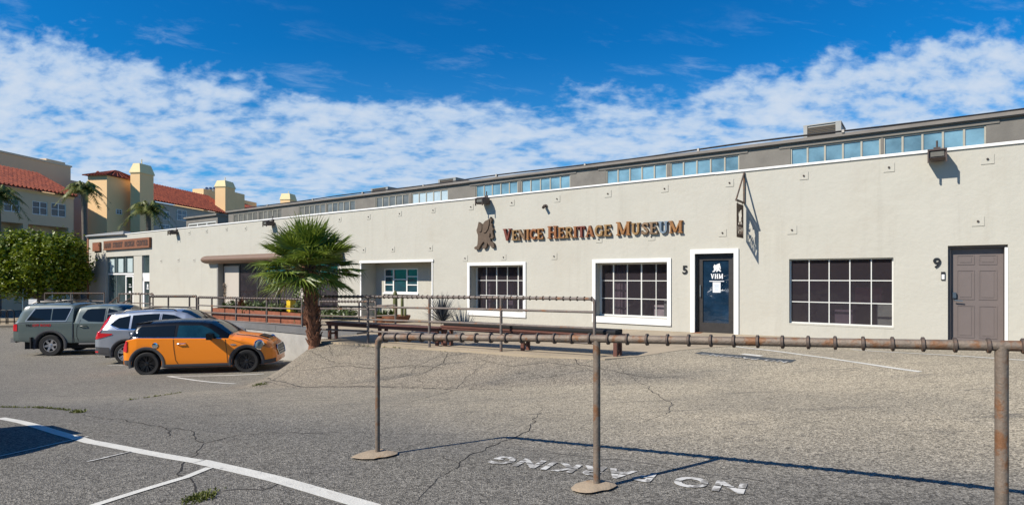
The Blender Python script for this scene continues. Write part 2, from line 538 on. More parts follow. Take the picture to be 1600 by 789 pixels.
def asphalt_mat():
    m = bpy.data.materials.new('asphalt')
    m.use_nodes = True
    t = m.node_tree
    b = t.nodes['Principled BSDF']
    b.inputs['Roughness'].default_value = 0.92
    b.inputs['Specular IOR Level'].default_value = 0.25
    tc = N(t, 'ShaderNodeTexCoord')
    P = tc.outputs['Object']
    att = N(t, 'ShaderNodeAttribute')
    att.attribute_name = 'wear'
    sep = N(t, 'ShaderNodeSeparateColor')
    t.links.new(att.outputs['Color'], sep.inputs[0])
    light, rough_, dark = sep.outputs[0], sep.outputs[1], sep.outputs[2]
    base = mixc(t, light, (0.178, 0.166, 0.142), (0.35, 0.303, 0.222))
    base = mixc(t, mth(t, 'MULTIPLY', rough_, 0.8), base, (0.232, 0.197, 0.15))
    base = mixc(t, mth(t, 'MULTIPLY', dark, 0.85), base, (0.118, 0.112, 0.1))
    # broad stains, worn patches and oily streaks
    n1 = maprange(t, noise(t, P, 0.45, 6, 0.62, 0.6), 0.38, 0.66)
    base = mixc(t, mth(t, 'MULTIPLY', n1, 0.38), base, (0.155, 0.143, 0.118))
    n3 = maprange(t, noise(t, P, 2.4, 5, 0.65, 0.8), 0.56, 0.74)
    base = mixc(t, mth(t, 'MULTIPLY', n3, 0.45), base, (0.13, 0.12, 0.105))
    mp = N(t, 'ShaderNodeMapping')
    mp.inputs['Rotation'].default_value = (0, 0, R(31))
    mp.inputs['Scale'].default_value = (0.45, 2.6, 1)
    t.links.new(P, mp.inputs[0])
    n2 = maprange(t, noise(t, mp.outputs[0], 1.5, 6, 0.68, 0.7), 0.54, 0.72)
    base = mixc(t, mth(t, 'MULTIPLY', n2, 0.62), base, (0.085, 0.08, 0.072))
    # fine map cracking in the older, darker surface
    wv = N(t, 'ShaderNodeTexNoise')
    wv.inputs['Scale'].default_value = 1.3; wv.inputs['Detail'].default_value = 4
    t.links.new(P, wv.inputs['Vector'])
    wm = N(t, 'ShaderNodeVectorMath', operation='SCALE'); wm.inputs['Scale'].default_value = 0.9
    t.links.new(wv.outputs['Color'], wm.inputs[0])
    wa = N(t, 'ShaderNodeVectorMath', operation='ADD')
    t.links.new(P, wa.inputs[0]); t.links.new(wm.outputs[0], wa.inputs[1])
    vc = N(t, 'ShaderNodeTexVoronoi', feature='DISTANCE_TO_EDGE')
    vc.inputs['Scale'].default_value = 1.7
    t.links.new(wa.outputs[0], vc.inputs['Vector'])
    ck = maprange(t, vc.outputs['Distance'], 0.004, 0.016, 1.0, 0.0)
    ck = mth(t, 'MULTIPLY', ck, maprange(t, noise(t, P, 0.8, 3, 0.5), 0.5, 0.6))
    ck = mth(t, 'MULTIPLY', ck, mth(t, 'ADD', mth(t, 'MULTIPLY', dark, 1.1), mth(t, 'MULTIPLY', rough_, 0.55), True))
    base = mixc(t, mth(t, 'MULTIPLY', ck, 0.75), base, (0.03, 0.027, 0.022))
    # stones in the binder
    v = N(t, 'ShaderNodeTexVoronoi')
    v.inputs['Scale'].default_value = 88
    t.links.new(P, v.inputs['Vector'])
    sepc = N(t, 'ShaderNodeSeparateColor')
    t.links.new(v.outputs['Color'], sepc.inputs[0])
    k = maprange(t, sepc.outputs[0], 0.0, 1.0, 0.36, 1.75, False)
    f = noise(t, P, 40, 3, 0.75)
    k2 = maprange(t, f, 0.3, 0.7, 0.68, 1.32, False)
    k2 = mth(t, 'MULTIPLY', k2, maprange(t, noise(t, P, 13, 3, 0.7), 0.3, 0.7, 0.86, 1.14, False))
    kk = mth(t, 'MULTIPLY', k, k2)
    cm = N(t, 'ShaderNodeCombineColor')
    for i in range(3):
        t.links.new(kk, cm.inputs[i])
    base = mixc(t, 1.0, base, cm.outputs[0], 'MULTIPLY')
    pit = maprange(t, noise(t, P, 55, 3, 0.6), 0.62, 0.72)
    base = mixc(t, mth(t, 'MULTIPLY', pit, 0.6), base, (0.058, 0.053, 0.046))
    t.links.new(base, b.inputs['Base Color'])
    bn = N(t, 'ShaderNodeBump')
    bn.inputs['Strength'].default_value = 0.7
    bn.inputs['Distance'].default_value = 0.012
    h = mth(t, 'ADD', v.outputs['Distance'], mth(t, 'MULTIPLY', f, 0.8))
    t.links.new(h, bn.inputs['Height'])
    t.links.new(bn.outputs[0], b.inputs['Normal'])
    return m


ASPHALT = asphalt_mat()

# ------------------------------------------------------------------ frames and picture measurements
TH = R(35.75)
DW = 15.25
FOOT = Vector((DW * math.sin(TH), DW * math.cos(TH), 0))
WD = Vector((math.cos(TH), -math.sin(TH), 0))       # along the wall, to the right
WN = Vector((math.sin(TH), math.cos(TH), 0))        # into the building
WRZ = -TH


def pt(x, y, Z):
    return Vector(((x - CX) / F * Z, Z, EYE - (y - CY) / F * Z))


def pl(x, y, ly=0.0):
    """point on the plane parallel to the facade ly behind it -> (s, z)"""
    r = Vector(((x - CX) / F, 1, (CY - y) / F))
    t = (DW + ly) / r.dot(WN)
    p = r * t
    return (p - FOOT).dot(WD), EYE + p.z


def wloc(s, ly, z):
    p = FOOT + WD * s + WN * ly
    return Vector((p.x, p.y, z))


def to_local(X, Y):
    q = Vector((X, Y, 0)) - FOOT
    return q.dot(WD), q.dot(WN)


# ------------------------------------------------------------------ ground heights
ZT = lambda s: -0.02 + 0.0165 * (s + 12.0)      # terrace / wall-foot level along the wall


def zterr(X, Y):
    s, l = to_local(X, Y)
    return max(-0.32, ZT(s) if s > -30 else ZT(-30))


CTRL = np.array([
    (0, 0, .12), (-4, 0, -.04), (4, 0, .3), (-1.19, 5.1, .01), (.61, 4.05, .113), (2.5, 2.94, .2), (-6.4, 7.2, -.22), (-.95, 3.9, .04),
    (-10, 5, -.35), (-14, 9, -.6), (-6.9, 15.2, -1.0), (-9.7, 15.3, -1.0), (-7.3, 15.7, -1.01), (-12.4, 18.3, -1.19), (-16.8, 20.9, -1.28), (-9.5, 20.5, -1.15),
    (-11.3, 14.0, -1.0), (-20, 16, -1.2), (-25, 25, -1.4), (-18, 30, -1.4), (-13, 25, -1.3), (-35, 35, -1.5), (-40, 60, -1.5), (-60, 30, -1.6),
    (-2, 8.0, -.2), (-.9, 9.8, -.34), (-3, 10.5, -.46), (-5.4, 11.2, -.6), (1.5, 9.2, -.16), (4, 8.5, .02), (-7.5, 11.5, -.74), (-5, 14, -.85),
    (-1.5, 12.5, -.4), (2, 11, 0.0),
    (3.5, 12, .09), (5, 13, .12), (9.19, 12.16, .27), (5.25, 15, .1), (8, 6, .3), (14, 8, .45), (3, 6.5, .12), (20, 2, .6), (7, 10, .24), (6, 7.5, .22),
    (20, -10, .6), (-20, -10, -.3), (0, -15, .3), (-120, 200, -1.6), (150, 200, 1.0), (0, 250, -.5), (150, -150, 1), (-200, -100, -1.5), (-200, 60, -1.6), (0, -200, 0.5)
], float)


def _phi(r):
    return np.where(r > 1e-9, r * r * np.log(np.maximum(r, 1e-9)), 0)


def _fit():
    n = len(CTRL)
    xy = CTRL[:, :2] / 10
    d = np.sqrt(((xy[:, None] - xy[None]) ** 2).sum(-1))
    A = np.zeros((n + 3, n + 3))
    A[:n, :n] = _phi(d) + np.eye(n) * 0.004
    A[:n, n] = 1; A[:n, n + 1:] = xy
    A[n, :n] = 1; A[n + 1:, :n] = xy.T
    return np.linalg.solve(A, np.concatenate([CTRL[:, 2], np.zeros(3)]))


W_ = _fit()


def base_z(X, Y):
    X = np.asarray(X, float); Y = np.asarray(Y, float)
    p = np.stack([X.ravel() / 10, Y.ravel() / 10], -1)
    xy = CTRL[:, :2] / 10
    d = np.sqrt(((p[:, None] - xy[None]) ** 2).sum(-1))
    z = _phi(d) @ W_[:len(CTRL)] + W_[len(CTRL)] + p @ W_[len(CTRL) + 1:]
    return z.reshape(X.shape)


EDGE = [(-6.3, 15.3), (-5.05, 14.55), (1.62, 10.5), (3.4, 11.6), (4.85, 12.3), (9, 12.3), (20, 12.3)]
CREASE = [(-9, 12.2), (-5.45, 11.4), (-3, 10.7), (-1.1, 10.0), (1.5, 9.3), (4, 9.0), (20, 9.0)]


def sstep(a, b, x):
    t = np.clip((x - a) / (b - a), 0, 1)
    return t * t * (3 - 2 * t)


def gzs(X, Y):
    X = np.asarray(X, float); Y = np.asarray(Y, float)
    b = base_z(X, Y)
    ye = np.interp(X, [e[0] for e in EDGE], [e[1] for e in EDGE])
    yc = np.interp(X, [e[0] for e in CREASE], [e[1] for e in CREASE])
    t = np.clip((Y - yc) / np.maximum(ye - yc, .3), 0, 1)
    t = 0.75 * t + 0.25 * t * t * (3 - 2 * t)
    s = (X - FOOT.x) * WD.x + (Y - FOOT.y) * WD.y
    zt = np.maximum(-.32, -0.02 + 0.0165 * (np.maximum(s, -30) + 12)) - np.interp(X, [.5, 2.2], [.03, -.008])
    xt = np.interp(Y, [11.4, 14.4], [-5.2, -4.75])
    xb = np.interp(Y, [11.4, 15.5], [-5.6, -6.35])
    f = sstep(0, 1, np.clip((X - xb) / (xt - xb), 0, 1)) * (1 - sstep(7.0, 12.0, X))
    z = b + f * t * (zt - b)
    z = z + 0.008 * np.sin(X * 1.7 + np.sin(Y * 1.3) * 1.4) * np.sin(Y * 2.1 + np.sin(X * .9)) * (np.hypot(X, Y) < 30)
    return z


def gz(x, y):
    return float(gzs(np.array([x]), np.array([y]))[0])


def ground_px(x, y):
    """where the ray through a picture point meets the ground"""
    a, b = (x - CX) / F, (y - CY) / F
    Z = np.linspace(1.5, 60, 2400)
    h = EYE - b * Z - gzs(a * Z, Z)
    i = np.argmax(h <= 0)
    if i == 0:
        i = len(Z) - 1
    z0 = Z[i - 1] + (Z[i] - Z[i - 1]) * h[i - 1] / (h[i - 1] - h[i])
    return (a * z0, z0)


def build_ground():
    xs = np.unique(np.concatenate([np.arange(-14, 14.01, .14), np.arange(-40, -14, .6), np.arange(14, 40, 1.0), [-400, -200, -120, -80, -60, -50, 60, 90, 140, 250, 400]]))
    ys = np.unique(np.concatenate([np.arange(.5, 17, .14), np.arange(17, 45, .6), np.arange(-12, .5, .8), [-300, -150, -80, -40, -20, 60, 80, 120, 200, 400, 800]]))
    X, Y = np.meshgrid(xs, ys)
    Zz = gzs(X, Y)
    far = np.hypot(X, Y)
    Zz = np.where(far > 90, np.clip(Zz, -1.8, 1.0), Zz)
    ny, nx = X.shape
    me = bpy.data.meshes.new('parking_lot')
    vs = np.stack([X.ravel(), Y.ravel(), Zz.ravel()], -1)
    idx = np.arange(nx * ny).reshape(ny, nx)
    fs = np.stack([idx[:-1, :-1].ravel(), idx[:-1, 1:].ravel(), idx[1:, 1:].ravel(), idx[1:, :-1].ravel()], -1)
    me.from_pydata(vs.tolist(), [], fs.tolist())
    # wear: R light worn drive, G gravelly patch on the bank, B dark newer asphalt
    yc = np.interp(X, [e[0] for e in CREASE], [e[1] for e in CREASE])
    ye = np.interp(X, [e[0] for e in EDGE], [e[1] for e in EDGE])
    dd = X * .503 + Y * .864 + .18 * np.sin(X * 1.3) + .12 * np.sin(Y * 2.3 + X)
    Rr = sstep(4.2, 6.5, dd) * (.45 + .55 * sstep(-5, 4.5, X))
    Rr = Rr * (1 - .55 * sstep(12, 13.5, Y - X * .2) * (X < -5))
    Gg = sstep(-.12, .12, Y - yc) * (1 - sstep(.5, 4.0, X)) * sstep(-6.5, -5.6, X)
    Bb = (1 - sstep(3.9, 5.0, dd)) * .62 * (1 - .35 * sstep(0, 4, X))
    Bb = Bb + .55 * np.exp(-((Y - yc - .45 - .15 * np.sin(X * 2)) / .4) ** 2) * sstep(-2.5, .5, X) * (1 - sstep(2.5, 4.5, X))
    Bb = np.clip(Bb + .35 * (1 - sstep(-9, -6, X)) * sstep(10, 14, Y), 0, 1)
    ca = me.color_attributes.new('wear', 'FLOAT_COLOR', 'POINT')
    c4 = np.stack([Rr.ravel(), Gg.ravel(), Bb.ravel(), np.ones(nx * ny)], -1)
    ca.data.foreach_set('color', c4.ravel().astype(np.float32))
    me.materials.append(ASPHALT)
    me.shade_smooth()
    o = bpy.data.objects.new('parking_lot', me)
    COL.objects.link(o)
    tag(o, kind='structure')


build_ground()


def strip(mb, pts, width, dz=0.006, seg=0.12, jit=0.0, taper=False):
    """a flat ribbon lying on the ground along world points"""
    P = [np.array(p, float) for p in pts]
    out = []
    for a, b in zip(P[:-1], P[1:]):
        n = max(1, int(np.linalg.norm(b - a) / seg))
        for k in range(n):
            out.append(a + (b - a) * k / n)
    out.append(P[-1])
    if jit:
        off = rng.normal(0, jit, (len(out), 2))
        off[1:-1] = (off[1:-1] + off[:-2] * .6 + off[2:] * .6)
        out = [p + o for p, o in zip(out, off)]
    L = []; vs = []; fs = []
    for i, p in enumerate(out):
        d = out[min(i + 1, len(out) - 1)] - out[max(i - 1, 0)]
        d = d / (np.linalg.norm(d) + 1e-9)
        n = np.array([-d[1], d[0]])
        w = width
        if taper:
            w = width * (0.35 + 0.65 * math.sin(math.pi * (i + .5) / len(out))) * (0.5 + rng.random())
        for sgn in (-.5, .5):
            q = p + n * w * sgn
            vs.append((q[0], q[1], gz(q[0], q[1]) + dz))
        if i:
            k = 2 * i
            fs.append((k - 2, k - 1, k + 1, k))
    mb.add(vs, fs)


def px_line(name, pxs, width, m, dz=0.006, jit=0.0, taper=False, seg=0.12):
    mb = MB()
    strip(mb, [ground_px(*p) for p in pxs], width, dz, seg, jit, taper)
    o = mb.build(name, m)
    tag(o, kind='structure')
    return o


# ------------------------------------------------------------------ terrace, retaining wall
def terrace():
    E = [(-5.2, 14.62), (1.68, 10.42), (2.4, 10.75), (3.4, 11.6), (4.85, 12.3)]
    loc = [to_local(*e) for e in E]
    poly = [(-44, 0.1), (-44, -4.30), (-13.02, -4.30)] + [(loc[0][0], loc[0][1])] + loc[1:] + [(-2.7, -1.6), (-2.5, 0.1)]
    mb = MB()
    # top sheet is cut in strips along s so that it can follow the slope
    top = lambda a, b: wloc(a, b, ZT(max(a, -30)) + 0.012)
    bot = lambda a, b: wloc(a, b, ZT(max(a, -30)) - 0.05 if a > -12.9 else -1.7)
    mb.prism(poly, bot, top)
    o = fix_normals(mb.build('terrace', CONC))
    tag(o, kind='structure')


terrace()

rw = thing('retaining_wall', 'pale board-marked concrete retaining wall with grey coping in front of the parked cars', 'wall', wloc(-13, -4.4, -1.0), WRZ)
mb = MB(); mb.box(-24, -0.0, -.22, 0.09, -1.0, 1.0 - .17)
mb.build('wall_face', CONCWHITE, rw)
mb = MB()
for i in range(6):
    mb.box(-24 + i * 4, -20 + i * 4 - .012, -.25, 0.12, 1.0 - .17 + .002, 1.0 + .02)
mb.build('coping', CONCGREY, rw)


# ------------------------------------------------------------------ museum building
B = thing('museum_building', 'long low cream stucco museum building with a white-edged parapet and grey clerestory', 'building', (FOOT.x, FOOT.y, 0), WRZ)
S_L = pl(139, 440)[0]
S_R = 20.0
Z_PAR = 4.25


def rect(x0, x1, y0, y1, ly=0.0):
    xm = (x0 + x1) / 2
    s0 = pl(x0, 432, ly)[0]; s1 = pl(x1, 432, ly)[0]
    return s0, s1, pl(xm, y1, ly)[1], pl(xm, y0, ly)[1]


def grid_wall(mb, u0, u1, v0, v1, holes, f, depth):
    """a wall face with rectangular holes and their reveals; f(u,v,d) -> point, d = depth into the wall"""
    us = sorted({u0, u1, *[h[0] for h in holes], *[h[1] for h in holes]})
    vs_ = sorted({v0, v1, *[h[2] for h in holes], *[h[3] for h in holes]})
    us = [u for u in us if u0 <= u <= u1]; vs_ = [v for v in vs_ if v0 <= v <= v1]
    for a, b in zip(us[:-1], us[1:]):
        for c, d in zip(vs_[:-1], vs_[1:]):
            um, vm = (a + b) / 2, (c + d) / 2
            if any(h[0] < um < h[1] and h[2] < vm < h[3] for h in holes):
                continue
            mb.add([f(a, c, 0), f(b, c, 0), f(b, d, 0), f(a, d, 0)], [(0, 1, 2, 3)])
    for h in holes:
        a, b, c, d = h[:4]
        dp = h[4] if len(h) > 4 else depth
        q = [(a, c), (b, c), (b, d), (a, d)]
        for i in range(4):
            p, r = q[i], q[(i + 1) % 4]
            mb.add([f(*p, 0), f(*r, 0), f(*r, dp), f(*p, dp)], [(0, 3, 2, 1)])


H_design = rect(166, 233.5, 400, 484)
H_shop = rect(340, 528, 409, 512)
H_rec = rect(565, 675, 410, 520)
H_w1 = rect(734.5, 818, 414.5, 486)
H_w2 = rect(931, 1043, 410, 496)
H_d5 = rect(1086, 1147, 396, 523)
H_w3 = rect(1233, 1396, 403.5, 508)
H_d9 = rect(1481, 1575, 383, 534)
H_rec = (H_rec[0], H_rec[1], ZT(H_rec[0]) - .1, H_rec[3])
H_shop = (H_shop[0], H_shop[1], ZT(H_shop[0]) + .05, H_shop[3])
HOLES = [H_design + (.18,), H_shop + (.35,), H_rec + (.75,), H_w1 + (.42,), H_w2 + (.36,), H_d5 + (.22,), H_w3 + (.16,), H_d9 + (.28,)]
mb = MB()
grid_wall(mb, S_L, S_R, -1.8, Z_PAR, HOLES, lambda u, v, d: (u, d, v), .3)
# parapet back, roof deck, side walls, rear wall
mb.add([(S_L, .25, 3.9), (S_R, .25, 3.9), (S_R, .25, Z_PAR), (S_L, .25, Z_PAR)], [(3, 2, 1, 0)])
mb.add([(S_L, 0, -1.8), (S_L, 16, -1.8), (S_L, 16, Z_PAR), (S_L, 0, Z_PAR)], [(0, 3, 2, 1)])
mb.add([(S_R, 0, -1.8), (S_R, 16, -1.8), (S_R, 16, Z_PAR), (S_R, 0, Z_PAR)], [(0, 1, 2, 3)])
mb.add([(S_L, 16, -1.8), (S_R, 16, -1.8), (S_R, 16, Z_PAR), (S_L, 16, Z_PAR)], [(3, 2, 1, 0)])
mb.build('wall', STUCCO, B)
mb = MB(); mb.box(S_L + .02, S_R - .02, .26, 15.9, 3.75, 3.9)
mb.build('roof', ROOFFELT, B)
# white parapet edge, slightly uneven pieces
mb = MB()
s = S_L + 6.0
while s < S_R:
    e = min(s + 3.05, S_R)
    mb.box(s, e - .006, -.035, .27, Z_PAR + .002 + random.uniform(-.004, .004), Z_PAR + .055 + random.uniform(-.006, .006))
    s = e
mb.build('parapet_edge', WHITE, B)
mb = MB(); mb.box(S_L - .12, S_L + 5.98, -.10, .3, Z_PAR + .003, Z_PAR + .21)
mb.tube([(S_L - .05, -.16, Z_PAR + .12), (S_L + 6.2, -.16, Z_PAR + .02)], .05, 8)
mb.build('gutter', mat('gutter_metal', (0.5, 0.5, 0.5), .5, .3, .1, 3), B)
mb = MB()
zc = -1.8
while zc < Z_PAR - .1:
    k = int((zc + 1.8) / .085)
    mb.box(S_L - .3 + (.02 if k % 2 else 0), S_L - .003, -.03 + (.008 if k % 2 else 0), .3, zc, zc + .075)
    zc += .085
mb.build('brick_pier', BRICK, B)

# plates of the seismic anchors
PLATES = [(1543, 249), (1389, 262), (1256, 275), (1140, 286), (1038.5, 295), (950, 303), (870.6, 311), (800, 317), (736, 323.5), (677, 328.7), (624.6, 334), (576, 339), (531, 343),
          (384, 357), (354, 358.5), (323, 361.5), (296, 364), (1528, 346), (1237.5, 359.5), (1129, 364), (1018, 370), (936, 374), (568.5, 390.7), (614, 389.8), (672.7, 388), (727, 403.6),
          (787, 402), (866, 400.5), (252, 408), (279, 406.5), (303.5, 406.6)]
BOLT = mat('bolt_metal', (0.08, 0.06, 0.05), .6, .5, .2, 20)
for x, y in PLATES:
    s, z = pl(x, y)
    k = .1 + random.uniform(-.008, .008)
    mb = MB(); mb.box(s - k, s + k, -.012, -.001, z - k * .95, z + k * .95)
    mb.cur = 1
    mb.tube([(s, -.01, z), (s, -.032, z)], .022, 8)
    mb.build('wall_plate', [STUCCO, BOLT], B)


def window(parent, s0, s1, z0, z1, y, cols, rows, glassmat, barmat=None, bar=.021, frame=.04, trim=None, wide=()):
    """multi-pane steel window set y behind the wall face"""
    barmat = barmat or BARWHITE
    m = MB()
    m.box(s0, s0 + frame, y - .03, y + .03, z0, z1); m.box(s1 - frame, s1, y - .03, y + .03, z0, z1)
    m.box(s0 + frame, s1 - frame, y - .029, y + .03, z1 - frame, z1); m.box(s0 + frame, s1 - frame, y - .029, y + .03, z0, z0 + frame)
    for i in range(1, cols):
        x = s0 + (s1 - s0) * i / cols
        bw = bar * (1.7 if i in wide else 1)
        m.box(x - bw / 2, x + bw / 2, y - .024, y + .026, z0 + frame, z1 - frame)
    for j in range(1, rows):
        z = z0 + (z1 - z0) * j / rows
        m.box(s0 + frame, s1 - frame, y - .02, y + .022, z - bar / 2, z + bar / 2)
    w = m.build('window', barmat, parent)
    g = MB(); g.add([(s0 + .01, y, z0 + .01), (s1 - .01, y, z0 + .01), (s1 - .01, y, z1 - .01), (s0 + .01, y, z1 - .01)], [(0, 1, 2, 3)])
    g.build('pane', glassmat, w)
    return w


def trim_frame(parent, h, wd, top=True, sill=True, name='trim', m=WHITE, pr=.035):
    s0, s1, z0, z1 = h[:4]
    t = MB()
    t.box(s0 - wd, s0, -pr, .06, z0 - (wd if sill else 0), z1 + wd)
    t.box(s1, s1 + wd, -pr, .06, z0 - (wd if sill else 0), z1 + wd)
    t.box(s0, s1, -pr, .06, z1, z1 + wd)
    if sill:
        t.box(s0, s1, -pr - .01, .06, z0 - wd * 1.0, z0)
        t.box(s0 - wd, s1 + wd, -pr - .008, -.002, z0 - wd * 1.7, z0 - wd - .003)
    return t.build(name, m, parent)


def nails(parent, h, wd):
    pass


# museum windows
w = window(B, H_w1[0], H_w1[1], H_w1[2], H_w1[3], .36, 5, 3, DARKGLASS, wide=(2, 4), frame=.05)
trim_frame(w, H_w1, .1)
w = window(B, H_w2[0], H_w2[1], H_w2[2], H_w2[3], .3, 5, 3, DARKGLASS, wide=(1, 3), frame=.05)
trim_frame(w, H_w2, .105)
w = window(B, H_w3[0], H_w3[1], H_w3[2], H_w3[3], .12, 5, 3, DARKGLASS, frame=.03)
m = MB(); m.box(H_w3[0] - .01, H_w3[1] + .01, -.008, .1, H_w3[2] - .03, H_w3[2] - .003)
m.build('sill', STUCCO, w)

PANE = bpy.data.materials.new('museum_pane')
PANE.use_nodes = True
_t = PANE.node_tree
_b = _t.nodes['Principled BSDF']
_b.inputs['Base Color'].default_value = (0.06, 0.05, 0.058, 1)
_b.inputs['Roughness'].default_value = 0.02
_b.inputs['Specular IOR Level'].default_value = 1.0
_tc = N(_t, 'ShaderNodeTexCoord')
_bn = N(_t, 'ShaderNodeBump'); _bn.inputs['Strength'].default_value = .1; _bn.inputs['Distance'].default_value = .1
_t.links.new(noise(_t, _tc.outputs['Object'], 2.0, 2, .5), _bn.inputs['Height']); _t.links.new(_bn.outputs[0], _b.inputs['Normal'])
_tr = N(_t, 'ShaderNodeBsdfTransparent'); _tr.inputs['Color'].default_value = (.8, .74, .8, 1)
_mx = N(_t, 'ShaderNodeMixShader'); _mx.inputs[0].default_value = .4
_t.links.new(_tr.outputs[0], _mx.inputs[1]); _t.links.new(_b.outputs[0], _mx.inputs[2])
_t.links.new(_mx.outputs[0], _t.nodes['Material Output'].inputs['Surface'])
for _o in B.children:
    if _o.name.startswith('window'):
        for _c in _o.children:
            if _c.name.startswith('pane'):
                _c.data.materials[0] = PANE
ROOM = mat('room_wall', (0.75, 0.66, 0.66), .9, 0, .2, .8)
m = MB()
ra, rb, rz0, rz1, ry = H_w1[0] - 1.5, H_w3[1] + .5, -.05, 3.3, 4.2
m.add([(ra, ry, rz0), (rb, ry, rz0), (rb, ry, rz1), (ra, ry, rz1)], [(0, 1, 2, 3)])
m.add([(ra, .45, rz0), (rb, .45, rz0), (rb, ry, rz0), (ra, ry, rz0)], [(0, 1, 2, 3)])
m.add([(ra, .45, rz1), (rb, .45, rz1), (rb, ry, rz1), (ra, ry, rz1)], [(0, 3, 2, 1)])
for u in (ra, rb):
    m.add([(u, .45, rz0), (u, ry, rz0), (u, ry, rz1), (u, .45, rz1)], [(0, 1, 2, 3)])
m.build('room', ROOM, B)
DISP = [mat('display_blue', (0.2, 0.6, 0.95), .7, 0, .3, 4), mat('display_pale', (0.95, 0.93, 0.88), .7, 0, .2, 4), mat('display_red', (0.6, 0.2, 0.22), .7, 0, .2, 4), mat('display_dark', (0.2, 0.17, 0.2), .7, 0, .2, 4), mat('display_green', (0.4, 0.5, 0.42), .7, 0, .3, 4)]


def display(h, fx, w, z0, z1, y, k):
    u = h[0] + (h[1] - h[0]) * fx
    m = MB(); m.box(u, u + w, y, y + .06, h[2] + (h[3] - h[2]) * z0, h[2] + (h[3] - h[2]) * z1)
    m.build('display_panel', DISP[k], B)


for a in ((H_w1, .1, .5, -.1, .35, 1.6, 1), (H_w1, .55, .7, -.2, .5, 2.2, 4), (H_w1, .35, .25, .1, .6, 1.1, 3), (H_w2, .18, .22, .02, .33, .9, 0), (H_w2, .6, .5, -.3, .2, 1.2, 1), (H_w2, .3, .9, -.2, .55, 2.6, 3),
          (H_w2, .78, .4, -.1, .3, 1.0, 4), (H_w3, .02, 1.2, -.2, .66, 1.9, 3), (H_w3, .6, .55, .3, .55, 1.4, 2), (H_w3, .82, .35, -.2, .3, 1.1, 4), (H_w3, .4, .4, -.1, .2, 1.0, 3)):
    display(*a)
for u, v in ((H_w2[0] + .2, H_w2[0] + .75), (H_w1[0] + .05, H_w1[0] + .4)):
    m = MB()
    for k in range(9):
        m.box(u + (v - u) * k / 9, u + (v - u) * (k + .8) / 9, .62 + .02 * (k % 2), .64 + .02 * (k % 2), .1, 2.6)
    m.build('curtain', DISP[3], B)

# recess with its small window
s0, s1, z0, z1 = H_rec
mb = MB()
wr = rect(600, 652.5, 419.5, 457.5, .72)
grid_wall(mb, s0 - .01, s1 + .01, z0, z1 + .01, [wr + (.1,)], lambda u, v, d: (u, .74 + d, v), .1)
mb.build('recess_wall', STUCCO, B)
w = window(B, *wr, .77, 1, 1, TEALGLASS, WHITE, frame=.045)
ww = wr[1] - wr[0]; hh = wr[3] - wr[2]
m = MB()
for f in (.28, .68):
    m.box(wr[0] + ww * f - .03, wr[0] + ww * f + .03, .735, .8, wr[2] + .045, wr[3] - .045)
for a, b, fs in ((.0, .28, (.33, .67)), (.28, .68, (.55,)), (.68, 1., (.33, .67))):
    for f in fs:
        z = wr[2] + hh * f
        m.box(wr[0] + ww * a + .03, wr[0] + ww * b - .03, .74, .79, z - .018, z + .018)
m.box(wr[0] - .05, wr[1] + .05, .69, .8, wr[2] - .06, wr[2] - .003)
m.build('window_bar', WHITE, w)
m = MB()
m.box(s0 - .09, s1 + .09, -.045, -.002, z1 + .0, z1 + .085)
m.box(s1, s1 + .05, -.025, -.002, z0, z1 - .003)
m.box(s0 - .07, s0, -.025, -.002, z0, z1 - .003)
m.build('trim', WHITE, B)

# shop front under the roll-up housing
s0, s1, z0, z1 = H_shop
w = window(B, s0, s1, z0, z1, .28, 6, 1, DARKGLASS, DARKMETAL, .1, .09)
m = MB()
wv = (s1 - s0) / 6
m.box(s0 + .13, s0 + .13 + wv * .9, .26, .275, z0 + .2, z1 - .14)
m.build('pale_panel', PALEWALL, w)
m = MB()
m.box(s0 + wv * 4.0, s0 + wv * 4.9, .26, .275, z0 + .75, z1 - .9)
m.build('pale_panel', PALEWALL, w)
m = MB(); m.box(s0 - .02, s0 + .1, -.03, .25, z0, z1)
m.build('jamb', mat('jamb_grey', (0.33, 0.32, 0.3), .6, 0, .1, 3), w)
a0 = pl(326, 404)[0]
prof = []
for k in range(13):
    an = math.pi * k / 12
    prof.append((-.42 * math.sin(an) - .001, z1 + .19 + .21 * math.cos(an)))
m = MB()
m.prism(prof, lambda a, b: (a0, a, b), lambda a, b: (s1 + .35, a, b))
m.build('roll_housing', TAUPE, B, True, 50)

# design centre front, far left
s0, s1, z0, z1 = H_design
sc = lambda x: pl(x, 432)[0]
wa = window(B, s0, sc(208), z0, z1, .12, 3, 1, GREENGLASS, ALU, .07, .06)
m = MB()
ztr = pl(190, 428)[1]
m.box(s0 + .06, sc(208) - .06, .08, .15, ztr - .05, ztr + .05)
m.build('transom_bar', WHITE, wa)
BLIND = mat('blind_cloth', (0.55, 0.66, 0.66), .9, 0, .1, 4)
for i in range(3):
    u = s0 + .3 + (sc(208) - s0) * i / 3
    m = MB(); m.box(u, u + .75, .1, .112, ztr + .1, z1 - .15); m.build('blind', BLIND, wa)
m = MB(); m.box(sc(208), sc(221), .03, .17, z0, z1)
m.build('pier', STUCCO, B)
d = window(B, sc(221), s1, z0, z1, .12, 1, 1, GREENGLASS, ALU, .07, .06)
m = MB(); zt2 = pl(227, 433)[1]
m.box(sc(221), s1, .06, .15, zt2 - .25, zt2 + .25)
m.box(sc(221), sc(223.6), .06, .15, z0, zt2)
m.build('door_frame', WHITE, d)
zd = pl(202, 430)[1]
d = MB(); 
d.box(sc(195.5), sc(196.8), .02, .1, z0, zd); d.box(sc(206.5), sc(208), .02, .1, z0, zd); d.box(sc(196.8), sc(206.5), .02, .1, zd - .1, zd)
d = d.build('door', WHITE, B)
